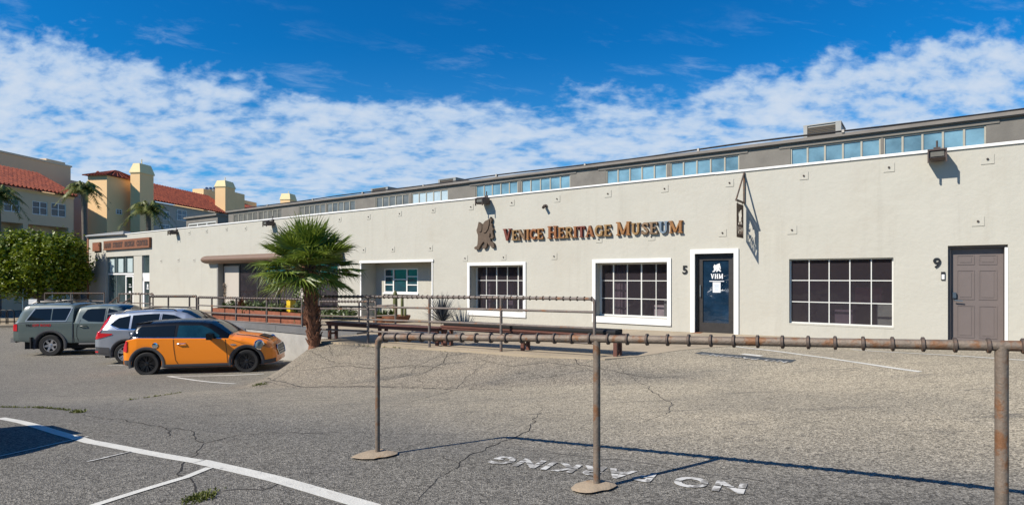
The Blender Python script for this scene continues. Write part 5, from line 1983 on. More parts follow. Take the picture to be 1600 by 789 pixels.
chimney(TW, OT, 202.5, 218.5, 64.0, 270, 254.5, 2.1)
OC = corner(238, 70.0)
e_ = Vector((BD.y, -BD.x, 0))
dC = OC - OT
cx_, cy_ = dC.dot(e_), dC.dot(BD)
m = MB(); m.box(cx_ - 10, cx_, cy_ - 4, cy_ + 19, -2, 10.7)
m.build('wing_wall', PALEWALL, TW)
m = MB(); tiled(m, cx_ + .5, 10.7, cx_ - 4, 13.6, cy_ - 4, cy_ + 16.5, .5)
m.build('wing_roof', [TILE, TILEBED], TW)
m = MB(); m.add([(cx_ - 4, cy_ + 16.5, 10.7), (cx_ + .4, cy_ + 16.5, 10.7), (cx_ - 4, cy_ + 16.5, 13.5)], [(0, 1, 2)]); m.build('gable', PALEWALL, TW)
for x0, x1, y0, y1 in ((255, 264, 330, 344), (276, 291, 327, 344), (250, 264, 350, 362)):
    t0 = y_on_side(OT, x0, cx_); t1 = y_on_side(OT, x1, cx_)
    Zm = 62 + t0
    far_window(TW, t0, t1, zat(y1, Zm), zat(y0, Zm), cx_ + .005, FARBLUE)
chimney(TW, OT, 335, 352, 84.0, 292, 281.5, 2.4)
dP = corner(318, 88) - OT
m = MB(); m.box(dP.dot(e_) - 1.8, dP.dot(e_), dP.dot(BD), dP.dot(BD) + 4, 9, zat(295, 88)); m.box(dP.dot(e_) - 3.5, dP.dot(e_) + .6, dP.dot(BD) + 4.003, dP.dot(BD) + 10, 9, zat(296, 92))
m.build('penthouse', CREAM, TW)
for k in range(3):
    dv = corner(322 + k * 6, 92) - OT
    m = MB(); m.tube([(dv.dot(e_), dv.dot(BD), zat(303, 92)), (dv.dot(e_), dv.dot(BD), zat(297, 92)), (dv.dot(e_) + .3, dv.dot(BD) - .2, zat(295, 92))], .28, 8); m.build('vent', ALU, TW)

OD = corner(410, 104.0)
TD = thing('apartment_building', 'farthest tile-roofed block with a pale chimney above the grey clerestory', 'building', OD, BRZ)
m = MB(); m.box(-14, -1, -10, 14, -2, zat(330, 104)); m.build('wall', CREAM, TD)
m = MB(); tiled(m, -.5, zat(331, 104), -4.5, zat(313.5, 100), -12, 2, .5); m.build('roof', [TILE, TILEBED], TD)
m = MB(); m.box(-9, -4.6, -8, 6, zat(330, 104), zat(310, 104)); m.build('upper_wall', CREAM, TD)
chimney(TD, OD, 437, 453, 112.0, 312, 302, 2.6)


# ------------------------------------------------------------------ vehicles
class Car:
    def __init__(s, spec):
        s.__dict__.update(spec)
        s.dark = None

    def at(s, keys, x):
        return float(np.interp(x, [k[0] for k in keys], [k[1] for k in keys]))

    def section(s, x):
        w = s.at(s.width, x); zt = s.at(s.top, x); zs = s.at(s.sill, x)
        for c, r in s.arches:
            if abs(x - c) < r:
                zs = max(zs, s.hub + math.sqrt(r * r - (x - c) ** 2))
        wr = s.at(s.roofw, x) * w
        zb = min(s.at(s.belt, x), zt - .07)
        zs_ = min(zs, zb - .05)
        P = [(0, zs_), (max(w - .14, .05), zs_), (w - .025, zs_ + .005), (w - .008, min(zs_ + .05, zb - .03))]
        z0 = P[-1][1]
        z_mid = s.shoulder
        for t in (.25, .5, .75, 1.0):
            z = z0 + (zb - z0) * t
            k = (z - z_mid) / max(zb - .2, .2)
            P.append((w * (1 - s.bulge * k * k), z))
        wb = P[-1][0]
        zre = max(zb + .025, zt - .075)
        P.append((wb - .02, zb + .015))
        for t in (.34, .68, 1.0):
            z = zb + .015 + (zre - zb - .015) * t
            P.append((wb - .02 + (wr - wb + .02) * (t ** 1.12), z))
        P += [(wr - .045, zt - .03), (wr - .13, zt - .008), (wr * .5, zt + s.crown * .75), (0, zt + s.crown)]
        return P

    NB = 9      # index of the shoulder point

    def side_y(s, x, z):
        P = s.section(x)[2:13]
        zs = [p[1] for p in P]; ys = [p[0] for p in P]
        return float(np.interp(z, zs, ys))

    def top_z(s, x, y):
        P = s.section(x)[9:]
        ys = [p[0] for p in reversed(P)]; zs = [p[1] for p in reversed(P)]
        return float(np.interp(abs(y), ys, zs))

    def stations(s):
        X = set(np.linspace(0, s.L, 56).tolist())
        for k in s.top + s.width + s.belt:
            X.add(k[0])
        for c, r in s.arches:
            for a in np.linspace(0, math.pi, 25):
                X.add(c + r * math.cos(a))
            X.add(c - r - .004); X.add(c + r + .004)
        for k in s.cab:
            X.add(k)
        X = sorted(x for x in X if 0 <= x <= s.L)
        out = [X[0]]
        for x in X[1:]:
            if x - out[-1] > .002: out.append(x)
        return out

    def build(s, root):
        X = s.stations()
        secs = [s.section(x) for x in X]
        n = len(secs[0])
        body = MB(); cab = MB()
        NBi = s.NB - 1
        for i in range(len(X) - 1):
            xm = (X[i] + X[i + 1]) / 2
            for sg_ in (1, -1):
                for j in range(n - 1):
                    q = [(X[i], sg_ * secs[i][j][0], secs[i][j][1]), (X[i + 1], sg_ * secs[i + 1][j][0], secs[i + 1][j][1]),
                         (X[i + 1], sg_ * secs[i + 1][j + 1][0], secs[i + 1][j + 1][1]), (X[i], sg_ * secs[i][j + 1][0], secs[i][j + 1][1])]
                    if sg_ < 0: q = q
                    else: q = q[::-1]
                    tgt = cab if (j >= NBi and s.cab[0] < xm < s.cab[1]) else body
                    tgt.add(q, [(0, 1, 2, 3)])
        for i, rev in ((0, False), (len(X) - 1, True)):
            P = [(X[i], p[0], p[1]) for p in secs[i]] + [(X[i], -p[0], p[1]) for p in reversed(secs[i][1:-1])]
            body.add(P[::-1] if rev else P, [tuple(range(len(P)))])

        def weld(mb, name, m):
            import bmesh
            o = mb.build(name, m, root)
            bm = bmesh.new(); bm.from_mesh(o.data)
            bmesh.ops.remove_doubles(bm, verts=bm.verts, dist=.0004)
            bmesh.ops.dissolve_degenerate(bm, edges=bm.edges, dist=.0003)
            bmesh.ops.recalc_face_normals(bm, faces=bm.faces)
            bm.to_mesh(o.data); bm.free()
            o.data.shade_smooth(); o.data.set_sharp_from_angle(angle=R(32))
            return o
        s.body = weld(body, 'body', s.paint)
        s.cabin = weld(cab, 'cabin', s.cabpaint)
        m = MB(); m.box(.25, s.L - .3, -s.hw + .28, s.hw - .28, s.hub * .62, s.belt[0][1] - .25)
        m.build('underbody', RUBBER, root)

    def patch(s, name, top, bot, m, root, off=.005, n=14, rows=5, both=True, th=None):
        """a panel lying on the side of the body between two polylines in (x, z)"""
        x0, x1 = max(top[0][0], bot[0][0]), min(top[-1][0], bot[-1][0])
        res = []
        for sg_ in ((-1, 1) if both else (-1,)):
            mb = MB(); vs = []
            xs_ = sorted(set(np.linspace(x0, x1, n + 1).tolist() + [p[0] for p in top + bot if x0 <= p[0] <= x1]))
            for x in xs_:
                zt = s.at(top, x); zb = s.at(bot, x)
                for k in range(rows + 1):
                    z = zb + (zt - zb) * k / rows
                    vs.append((x, sg_ * (s.side_y(x, z) + off), z))
            r = rows + 1
            fs = [(i * r + k, (i + 1) * r + k, (i + 1) * r + k + 1, i * r + k + 1) for i in range(len(xs_) - 1) for k in range(rows)]
            if sg_ > 0: fs = [f[::-1] for f in fs]
            mb.add(vs, fs)
            res.append(mb.build(name, m, root, True, 60))
        return res

    def seam(s, pts, root, w=.013, off=.0055, m=None, both=True, name='panel_gap'):
        for sg_ in ((-1, 1) if both else (-1,)):
            mb = MB()
            P = []
            for a, b in zip(pts[:-1], pts[1:]):
                k = max(2, int(math.hypot(b[0] - a[0], b[1] - a[1]) / .06))
                P += [(a[0] + (b[0] - a[0]) * i / k, a[1] + (b[1] - a[1]) * i / k) for i in range(k)]
            P.append(pts[-1])
            vs = []; fs = []
            for i, (x, z) in enumerate(P):
                a = P[max(i - 1, 0)]; b = P[min(i + 1, len(P) - 1)]
                d = np.array((b[0] - a[0], b[1] - a[1])); d /= np.linalg.norm(d) + 1e-9
                for q in (-1, 1):
                    xx, zz = x - d[1] * w / 2 * q, z + d[0] * w / 2 * q
                    vs.append((xx, sg_ * (s.side_y(xx, zz) + off), zz))
                if i:
                    f = (2 * i - 2, 2 * i - 1, 2 * i + 1, 2 * i)
                    fs.append(f)
            mb.add(vs, fs)
            mb.build(name, m or BLACK, root)

    def archring(s, c, r0, r1, m, root, off=.014, a0=-14, a1=194, name='fender_flare'):
        for sg_ in (-1, 1):
            mb = MB(); vs = []
            N_ = 26
            for i in range(N_ + 1):
                a = R(a0 + (a1 - a0) * i / N_)
                for r, o_ in ((r0 - .02, -.06), (r0, off), ((r0 + r1) / 2, off * 1.25), (r1, off * .8), (r1 + .006, -.004)):
                    x = c + r * math.cos(a); z = s.hub + r * math.sin(a)
                    xx = min(max(x, 0.01), s.L - .01)
                    zz = max(z, s.hub + .0)
                    vs.append((x, sg_ * (max(s.side_y(xx, max(z, s.at(s.sill, xx) + .06)), s.hw * .9) + o_), z))
            k = 5
            fs = [(i * k + j, i * k + j + 1, (i + 1) * k + j + 1, (i + 1) * k + j) for i in range(N_) for j in range(k - 1)]
            mb.add(vs, fs)
            mb.build(name, m, root, True, 50)

    def windscreen(s, x0, x1, wf, m, root, name='windscreen', off=.006):
        mb = MB(); vs = []
        nx, ny = 9, 10
        for i in range(nx + 1):
            x = x0 + (x1 - x0) * i / nx
            P = s.section(x)
            wy = P[12][0] * wf
            for k in range(ny + 1):
                y = -wy + 2 * wy * k / ny
                vs.append((x, y, s.top_z(x, y) + off + .004))
        r = ny + 1
        mb.add(vs, [(i * r + k, (i + 1) * r + k, (i + 1) * r + k + 1, i * r + k + 1) for i in range(nx) for k in range(ny)])
        return mb.build(name, m, root, True, 60)


def wheel(root, x, y, hub, r, rim_r, width, rim_m, spokes, style='thin', dark=RIMBLACK):
    w = sub('wheel', root, (x, y, hub), (R(90) if y < 0 else R(-90), random.uniform(0, .3) * 0, 0))
    # local z points outwards
    m = MB()
    h = width / 2
    m.lathe([(rim_r * .98, -h * .9), (r * .93, -h), (r * .985, -h * .8), (r, -h * .45), (r, h * .45), (r * .985, h * .8), (r * .93, h), (rim_r * 1.06, h * .96), (rim_r, h * .8), (rim_r * .96, h * .2)], 36, None, False)
    m.build('tyre', RUBBER, w, True, 40)
    m = MB()
    m.lathe([(rim_r * 1.0, h * .78), (rim_r * 1.0, h * .86), (rim_r * .93, h * .84), (rim_r * .9, h * .35), (rim_r * .3, h * .2), (.03, h * .2)], 36, None, False)
    m.build('rim_barrel', dark, w, True, 40)
    m = MB()
    for k in range(spokes):
        a = 2 * math.pi * k / spokes + .15
        def add_spoke(a0_, wi, wo, r0=.04, r1=rim_r * .96):
            ca, sa = math.cos(a0_), math.sin(a0_)
            vs = []
            for rr, ww, zz in ((r0, wi, h * .62), (rim_r * .55, (wi + wo) / 2, h * .74), (r1, wo, h * .8)):
                for sg_ in (-1, 1):
                    for dz in (0, -.03):
                        vs.append((rr * ca - sg_ * ww * sa, rr * sa + sg_ * ww * ca, zz + dz))
            fs = []
            for i in range(2):
                b = 4 * i
                fs += [(b, b + 4, b + 6, b + 2), (b + 1, b + 3, b + 7, b + 5), (b, b + 1, b + 5, b + 4), (b + 2, b + 6, b + 7, b + 3)]
            m.add(vs, fs)
        if style == 'thin':
            add_spoke(a - .12, .012, .01); add_spoke(a + .12, .012, .01)
        elif style == 'fork':
            add_spoke(a, .03, .02, .04, rim_r * .55)
            add_spoke(a - .2, .02, .03, rim_r * .5); add_spoke(a + .2, .02, .03, rim_r * .5)
        else:
            add_spoke(a, .045, .03)
    m.lathe([(.055, h * .5), (.055, h * .72), (.03, h * .78), (.001, h * .78)], 14)
    m.lathe([(rim_r * .93, h * .8), (rim_r * .93, h * .9), (rim_r * 1.01, h * .9), (rim_r * 1.01, h * .8)], 36, None, False)
    m.build('rim', rim_m, w, True, 35)
    return w


def mirror(root, x, y, z, m_shell, m_glass, k=1.0):
    for sg_ in (-1, 1):
        mb = MB()
        pr = [(0, 0), (.1, -.005), (.14, .05), (.12, .11), (.03, .13), (0, .12)]
        mb.prism([(x + a * k, z + b * k) for a, b in pr], lambda a, b: (a, sg_ * (y + .02), b), lambda a, b: (a + .02, sg_ * (y + .02 + .17 * k), b - .01))
        mb.tube([(x + .05, sg_ * (y - .04), z + .01), (x + .06, sg_ * (y + .05), z + .03)], .022, 6)
        fix_normals(mb.build('wing_mirror', m_shell, root, True, 40))


def handle(car, x, z, root, m, L=.2):
    for sg_ in (-1, 1):
        mb = MB()
        y = car.side_y(x, z)
        q = [(x - L / 2, sg_ * (y + .005), z), (x - L / 2 + .03, sg_ * (y + .035), z + .004), (x + L / 2 - .03, sg_ * (y + .035), z + .008), (x + L / 2, sg_ * (y + .005), z + .01)]
        mb.tube(q, .014, 6)
        mb.build('door_handle', m, root, True)


def hatchback():
    c = Car(dict(L=3.85, hw=.863, hub=.312, bulge=.07, shoulder=.62, crown=.03, paint=ORANGE, cabpaint=GLOSSBLACK, cab=(.115, 2.66),
                 arches=[(.64, .372), (3.135, .372)],
                 width=[(0, .62), (.04, .74), (.14, .81), (.4, .85), (.8, .863), (3.0, .863), (3.4, .84), (3.62, .78), (3.76, .68), (3.83, .55), (3.85, .48)],
                 top=[(0, .5), (.02, .66), (.06, .86), (.115, .99), (.22, 1.17), (.34, 1.345), (.45, 1.375), (.9, 1.40), (1.4, 1.414), (1.9, 1.395), (2.15, 1.355), (2.35, 1.25), (2.66, 1.04), (2.74, .995), (3.1, .955), (3.4, .9), (3.6, .83), (3.74, .74), (3.82, .62), (3.85, .52)],
                 sill=[(0, .3), (.3, .24), (1.1, .19), (2.7, .19), (3.5, .2), (3.85, .24)],
                 belt=[(0, .9), (.4, .985), (1.2, .965), (2.66, .93), (3.0, .88), (3.85, .6)],
                 roofw=[(0, .82), (.115, .8), (.4, .76), (1.4, .755), (2.0, .765), (2.66, .86), (2.9, .9), (3.85, .86)]))
    root = thing('parked_car', 'orange three-door hatchback with a black roof and black wheels', 'car', (0, 0, 0))
    c.build(root)
    c.patch('rear_side_window', [(.30, 1.12), (.44, 1.285), (1.3, 1.31)], [(.30, 1.03), (.44, 1.015), (1.3, 1.0)], CARGLASS, root, .006)
    c.patch('door_window', [(1.38, 1.31), (1.95, 1.30), (2.2, 1.2), (2.44, 1.03)], [(1.38, 1.0), (2.2, .975), (2.44, .965)], glass('tinted_teal_glass', (0.012, 0.05, 0.065), .03, .8, .5, 2.5), root, .007)
    c.windscreen(2.12, 2.66, .93, CARGLASS, root)
    m = MB()
    m.prism([(.25, 1.345), (.28, 1.372), (.6, 1.412), (.6, 1.38), (.32, 1.335)], lambda a, b: (a, -.56, b), lambda a, b: (a, .56, b))
    fix_normals(m.build('roof_spoiler', GLOSSBLACK, root, True, 40))
    for cx2 in (.64, 3.135):
        c.archring(cx2, .372, .452, FLARE, root)
    c.patch('sill_trim', [(1.05, .29), (2.74, .29)], [(1.05, .2), (2.74, .2)], FLARE, root, .012)
    c.patch('lower_bumper', [(3.5, .33), (3.7, .34), (3.83, .36)], [(3.5, .22), (3.7, .23), (3.83, .25)], FLARE, root, .008)
    c.patch('lower_bumper', [(.06, .42), (.26, .42)], [(.06, .3), (.26, .27)], FLARE, root, .008)
    c.seam([(1.3, 1.0), (1.32, .7), (1.36, .4), (1.42, .3)], root)
    c.seam([(2.6, .93), (2.64, .6), (2.66, .3)], root)
    c.seam([(2.66, .95), (2.95, .84), (3.1, .79)], root, .006)
    c.seam([(.3, 1.02), (1.34, .995), (2.5, .955)], root, .014, .006, CHROME, name='belt_trim')
    handle(c, 1.5, .83, root, CHROME, .22)
    mirror(root, 2.17, .845, .95, GLOSSBLACK, CARGLASS, 1.3)
    for sg_ in (-1, 1):
        y = c.side_y(.86, .80)
        m = MB(); m.lathe([(.075, 0), (.075, .012), (.05, .018), (.001, .018)], 18, Matrix.Translation((.86, sg_ * y, .8)) @ Matrix.Rotation(R(90) if sg_ < 0 else R(-90), 4, 'X'))
        m.build('fuel_cap', CHROME, root, True, 40)
    c.patch('side_marker', [(2.72, .79), (2.8, .8), (2.88, .79)], [(2.72, .77), (2.8, .755), (2.88, .765)], CHROME, root, .012)
    # lamps
    for sg_ in (-1, 1):
        x, z = 3.44, .725
        y = c.side_y(3.44, .725)
        M = Matrix.Translation((x + .02, sg_ * (y - .065), z + .03)) @ Matrix.Rotation(R(-58) * sg_ * -1, 4, 'Z') @ Matrix.Rotation(R(90) * 1, 4, 'X') if False else None
        d = Vector((.62, sg_ * .70, .22)).normalized()
        q = d.to_track_quat('Z', 'Y').to_matrix().to_4x4()
        T = Matrix.Translation(Vector((x, sg_ * (y - .045), z + .02))) @ q
        m = MB(); m.lathe([(.13, -.08), (.145, .0), (.14, .035), (.115, .04)], 22, T); hl_ = m.build('headlight', CHROME, root, True, 40)
        m = MB(); m.lathe([(.115, .036), (.1, .06), (.06, .075), (.001, .08)], 22, T); m.build('lens', LAMPGLASS, hl_, True, 60)
        m = MB(); m.lathe([(.045, -.03), (.05, .02), (.03, .03), (.001, .03)], 14, Matrix.Translation(Vector((3.66, sg_ * .62, .40))) @ q); m.build('fog_lamp', CHROME, root, True, 40)
    c.patch('tail_light', [(.04, .82), (.12, .93), (.17, .93)], [(.04, .66), (.12, .63), (.17, .66)], TAILRED, root, .014)
    # grille and bonnet scoop
    m = MB()
    pr = [(-.42, .60), (-.34, .70), (.34, .70), (.42, .60), (.36, .42), (-.36, .42)]
    m.prism(pr, lambda a, b: (3.70 + .1 * (.7 - b) / .28, a, b), lambda a, b: (3.815 + .065 * (.7 - b) / .28, a, b))
    g = fix_normals(m.build('grille', BLACK, root))
    m = MB(); ring_ = [(p[0] * 1.02, p[1]) for p in pr]
    pts_ = [(3.82 + .065 * (.7 - b) / .28, a, b) for a, b in ring_] + [(3.805, ring_[0][0], ring_[0][1])]
    pts_[-1] = pts_[0]
    m.tube(pts_, .01, 6)
    for k in (.48, .54, .62):
        m.tube([(3.822 + .065 * (.7 - k) / .28, -.34, k), (3.822 + .065 * (.7 - k) / .28, .34, k)], .006, 5)
    m.build('grille_surround', CHROME, g, True)
    m = MB(); m.box(3.862, 3.872, -.24, .24, .40, .52); m.build('number_plate', BLACK, root)
    m = MB(); m.prism([(3.3, .93), (3.34, .97), (3.56, .905), (3.58, .86)], lambda a, b: (a, -.24, b), lambda a, b: (a, .24, b)); fix_normals(m.build('bonnet_scoop', GLOSSBLACK, root))
    for sy in (-.4, .4):
        m = MB()
        vs = []
        for i in range(9):
            x = 2.76 + .86 * i / 8
            for dy in (-.045, .045):
                vs.append((x, sy + dy, c.top_z(x, sy + dy) + .007))
        m.add(vs, [(2 * i, 2 * i + 1, 2 * i + 3, 2 * i + 2) for i in range(8)])
        m.build('bonnet_stripe', GLOSSBLACK, root, True)
    for x in (.64, 3.135):
        for y in (-.755, .755):
            wheel(root, x, y, .312, .312, .222, .205, RIMBLACK, 8, 'thin')
    return root


def crossover(paint):
    c = Car(dict(L=4.6, hw=.928, hub=.345, bulge=.06, shoulder=.72, crown=.035, paint=paint, cabpaint=paint, cab=(.13, 3.36),
                 arches=[(.98, .405), (3.64, .405)],
                 width=[(0, .66), (.05, .8), (.18, .87), (.5, .91), (1.0, .928), (3.7, .928), (4.1, .89), (4.38, .8), (4.53, .64), (4.6, .5)],
                 top=[(0, .62), (.03, .8), (.08, 1.0), (.14, 1.12), (.28, 1.36), (.46, 1.60), (.58, 1.635), (1.0, 1.665), (1.7, 1.69), (2.4, 1.66), (2.7, 1.58), (3.05, 1.38), (3.36, 1.18), (3.45, 1.13), (3.9, 1.06), (4.25, .97), (4.45, .84), (4.56, .68), (4.6, .56)],
                 sill=[(0, .36), (.4, .3), (1.4, .24), (3.2, .24), (4.2, .26), (4.6, .3)],
                 belt=[(0, 1.0), (.3, 1.12), (1.0, 1.08), (3.36, 1.03), (3.8, .98), (4.6, .7)],
                 roofw=[(0, .82), (.14, .8), (.5, .74), (1.5, .735), (2.5, .75), (3.36, .86), (3.7, .9), (4.6, .85)]))
    root = thing('parked_car', 'silver crossover', 'car', (0, 0, 0))
    c.build(root)
    c.patch('quarter_window', [(.52, 1.3), (.72, 1.48), (1.06, 1.545)], [(.52, 1.27), (.78, 1.16), (1.06, 1.13)], CARGLASS, root, .006)
    c.patch('rear_door_window', [(1.13, 1.55), (1.6, 1.575), (1.92, 1.575)], [(1.13, 1.125), (1.92, 1.105)], CARGLASS, root, .006)
    c.patch('front_door_window', [(2.0, 1.57), (2.35, 1.52), (2.7, 1.36), (2.98, 1.14)], [(2.0, 1.1), (2.98, 1.085)], CARGLASS, root, .006)
    c.windscreen(2.52, 3.33, .92, CARGLASS, root)
    c.seam([(.5, 1.28), (.72, 1.15), (1.1, 1.115), (3.0, 1.075)], root, .02, .007, CHROME, name='belt_trim')
    c.patch('tail_light', [(.05, 1.02), (.14, 1.14), (.27, 1.38), (.43, 1.57)], [(.05, .82), (.14, .9), (.29, 1.14), (.43, 1.5)], TAILRED, root, .012)
    c.patch('tail_light', [(.1, 1.04), (.6, 1.0)], [(.1, .83), (.6, .965)], TAILRED, root, .0135)
    for cx2 in (.98, 3.64):
        c.archring(cx2, .405, .475, FLARE, root)
    c.patch('sill_trim', [(1.46, .4), (3.16, .4)], [(1.46, .25), (3.16, .25)], FLARE, root, .012)
    c.patch('lower_bumper', [(.03, .6), (.5, .56)], [(.03, .37), (.5, .32)], FLARE, root, .01)
    c.patch('rear_reflector', [(.02, .46), (.16, .46)], [(.02, .42), (.16, .41)], TAILRED, root, .016)
    c.seam([(1.08, 1.1), (1.12, .9), (1.32, .74), (1.42, .5), (1.48, .4)], root)
    c.seam([(1.96, 1.56), (1.96, 1.1), (2.0, .4)], root)
    c.seam([(2.98, 1.08), (3.02, .7), (3.04, .4)], root)
    handle(c, 1.22, .98, root, CHROME, .2); handle(c, 2.12, .97, root, CHROME, .2)
    mirror(root, 2.72, .86, 1.06, paint, CARGLASS)
    m = MB(); m.prism([(.3, 1.60), (.36, 1.635), (.7, 1.69), (.72, 1.65), (.4, 1.59)], lambda a, b: (a, -.6, b), lambda a, b: (a, .6, b)); fix_normals(m.build('roof_spoiler', paint, root, True, 40))
    for sg_ in (-1, 1):
        m = MB(); m.tube([(.8, sg_ * .6, 1.64), (.9, sg_ * .6, 1.715), (1.6, sg_ * .61, 1.74), (2.3, sg_ * .62, 1.7), (2.4, sg_ * .62, 1.64)], .018, 6); m.build('roof_rail', GLOSSBLACK, root, True)
        m = MB(); d = Vector((.75, sg_ * .62, .2)).normalized(); q = d.to_track_quat('Z', 'Y').to_matrix().to_4x4()
        m.lathe([(.1, -.05), (.1, .0), (.06, .03), (.001, .035)], 16, Matrix.Translation((4.36, sg_ * .73, .82)) @ q @ Matrix.Scale(1.9, 4, (1, 0, 0))); m.build('headlight', LAMPGLASS, root, True, 60)
    m = MB(); m.prism([(-.45, .78), (.45, .78), (.5, .6), (.4, .42), (-.4, .42), (-.5, .6)], lambda a, b: (4.5, a, b), lambda a, b: (4.625 - .1 * max(0, b - .6), a, b)); fix_normals(m.build('grille', BLACK, root))
    for x in (.98, 3.64):
        for y in (-.81, .81):
            wheel(root, x, y, .345, .345, .235, .225, RIMSILVER, 5, 'fork')
    return root


def pickup():
    c = Car(dict(L=5.4, hw=.945, hub=.385, bulge=.035, shoulder=.8, crown=.03, paint=SAGE, cabpaint=SAGE, cab=(.02, 4.0),
                 arches=[(1.25, .47), (4.48, .47)],
                 width=[(0, .86), (.03, .9), (.2, .93), (.8, .945), (1.98, .945), (2.0, .93), (2.05, .93), (2.07, .945), (4.6, .945), (5.0, .9), (5.25, .82), (5.37, .7), (5.4, .6)],
                 top=[(0, .78), (.02, 1.18), (.06, 1.28), (.2, 1.6), (.34, 1.82), (.48, 1.87), (1.2, 1.885), (1.9, 1.865), (1.975, 1.83), (2.0, 1.24), (2.03, 1.24), (2.06, 1.62), (2.14, 1.76), (2.3, 1.80), (2.8, 1.825), (3.25, 1.80), (3.5, 1.72), (3.8, 1.44), (4.05, 1.24), (4.15, 1.2), (4.7, 1.16), (5.1, 1.1), (5.28, .98), (5.37, .8), (5.4, .62)],
                 sill=[(0, .56), (.6, .5), (1.9, .46), (3.9, .46), (4.9, .46), (5.4, .5)],
                 belt=[(0, 1.18), (.1, 1.19), (1.98, 1.19), (2.1, 1.17), (4.0, 1.14), (4.4, 1.08), (5.4, .8)],
                 roofw=[(0, .9), (.3, .84), (1.2, .82), (1.98, .82), (2.07, .8), (2.3, .77), (3.2, .77), (4.0, .86), (4.4, .9), (5.4, .86)]))
    root = thing('pickup_truck', 'sage green crew-cab pickup with a matching camper shell at the far left', 'truck', (0, 0, 0))
    c.build(root)
    c.patch('shell_window', [(.48, 1.32), (.72, 1.70), (1.24, 1.71)], [(.48, 1.30), (.72, 1.295), (1.24, 1.295)], CARGLASS, root, .006)
    c.patch('shell_window', [(1.28, 1.71), (1.86, 1.715)], [(1.28, 1.295), (1.72, 1.295), (1.86, 1.5)], CARGLASS, root, .006)
    c.seam([(.42, 1.27), (.7, 1.735), (1.92, 1.74), (1.76, 1.265), (.42, 1.27)], root, .03, .0065, ALU, name='shell_trim')
    c.patch('rear_door_window', [(2.28, 1.44), (2.4, 1.66), (2.55, 1.69), (3.02, 1.70)], [(2.28, 1.36), (2.5, 1.24), (3.02, 1.215)], CARGLASS, root, .006)
    c.patch('front_door_window', [(3.12, 1.7), (3.42, 1.62), (3.72, 1.38), (3.86, 1.25)], [(3.12, 1.21), (3.86, 1.2)], CARGLASS, root, .006)
    c.windscreen(3.38, 4.02, .92, CARGLASS, root)
    for cx2 in (1.25, 4.48):
        c.archring(cx2, .47, .56, FLARE, root, .03)
    c.seam([(2.02, 1.22), (2.02, .9), (2.05, .5)], root, .03)
    c.seam([(2.24, 1.3), (2.14, 1.0), (2.14, .7), (2.2, .52)], root)
    c.seam([(3.06, 1.72), (3.06, 1.1), (3.08, .5)], root)
    c.seam([(.06, 1.215), (1.97, 1.215)], root, .018, .0062)
    handle(c, 2.36, 1.07, root, BLACK, .24); handle(c, 3.26, 1.07, root, BLACK, .24)
    c.patch('tail_light', [(.01, 1.17), (.17, 1.17)], [(.01, .93), (.17, .92)], TAILRED, root, .012)
    m = MB(); m.box(-.1, .05, -.84, .84, .5, .66); m.build('rear_bumper', CHROME, root)
    mirror(root, 3.66, .9, 1.22, SAGE, CARGLASS, 1.3)
    for y in (-.5, .5):
        m = MB(); m.tube([(.5, y * 1.25, 1.9), (.62, y * 1.25, 1.955), (1.7, y * 1.25, 1.965), (1.82, y * 1.25, 1.9)], .028, 6); m.build('roof_rack', BLACK, root, True)
    for x in (.7, 1.6):
        m = MB(); m.tube([(x, -.72, 1.985), (x, .72, 1.985)], .025, 6); m.build('crossbar', BLACK, root, True)
    for sg_ in (-1, 1):
        m = MB(); m.tube([(2.2, sg_ * .86, .42), (2.25, sg_ * .96, .42), (3.7, sg_ * .96, .42), (3.76, sg_ * .86, .42)], .045, 8); m.build('side_step', FLARE, root, True)
        m = MB(); m.box(.64, .68, sg_ * .93 - .1, sg_ * .93 + .03, .28, .7); m.build('mud_flap', RUBBER, root)
        m = MB(); m.box(5.18, 5.36, sg_ * .72 - .12, sg_ * .72 + .1, .82, .98); m.build('headlight', LAMPGLASS, root)
    vs, fs = text_data('TRD', .1, .002, .002)
    for txt, x0, mt in (('TRD', .44, BLACK), ('OFF ROAD', .68, TAILRED)):
        vs, fs = text_data(txt, .125, .001, .002)
        m = MB(); m.add([(x0 + v[0], -(c.side_y(min(x0 + v[0], 1.9), 1.08 + v[1]) + .008 + v[2]), 1.08 + v[1]) for v in vs], fs); m.build('side_decal', mt, root)
    for x in (1.25, 4.48):
        for y in (-.82, .82):
            wheel(root, x, y, .385, .385, .225, .26, RIMSILVER, 6, 'fat')
    return root


def place_car(root, x_ref, y_near, heading, rear_axle, half_track, zoff=None):
    """put the near-side rear wheel foot at (x_ref, y_near)"""
    d = Vector((math.cos(heading), math.sin(heading), 0)); nl = Vector((-d.y, d.x, 0))
    o = Vector((x_ref, y_near, 0)) - d * rear_axle + nl * half_track
    f = o + d * (rear_axle + 2.6)
    r = o + d * rear_axle
    zr, zf = gz(r.x, r.y), gz(f.x, f.y)
    root.location = (o.x, o.y, zr + .009 - (zf - zr) / 2.6 * rear_axle)
    root.rotation_euler = (0, -math.atan2(zf - zr, 2.6), heading)


HD = R(9.5)
mini = hatchback()
place_car(mini, (228.5 - CX) / F * 15.25, 15.25, HD, .64, .86)
crv = crossover(SILVER)
crv['label'] = 'silver crossover parked between the orange hatchback and the green pickup'
place_car(crv, (197 - CX) / F * 18.3, 18.3, HD, .98, .92)
tac = pickup()
place_car(tac, (78 - CX) / F * 20.9, 20.9, R(8), 1.25, .945)
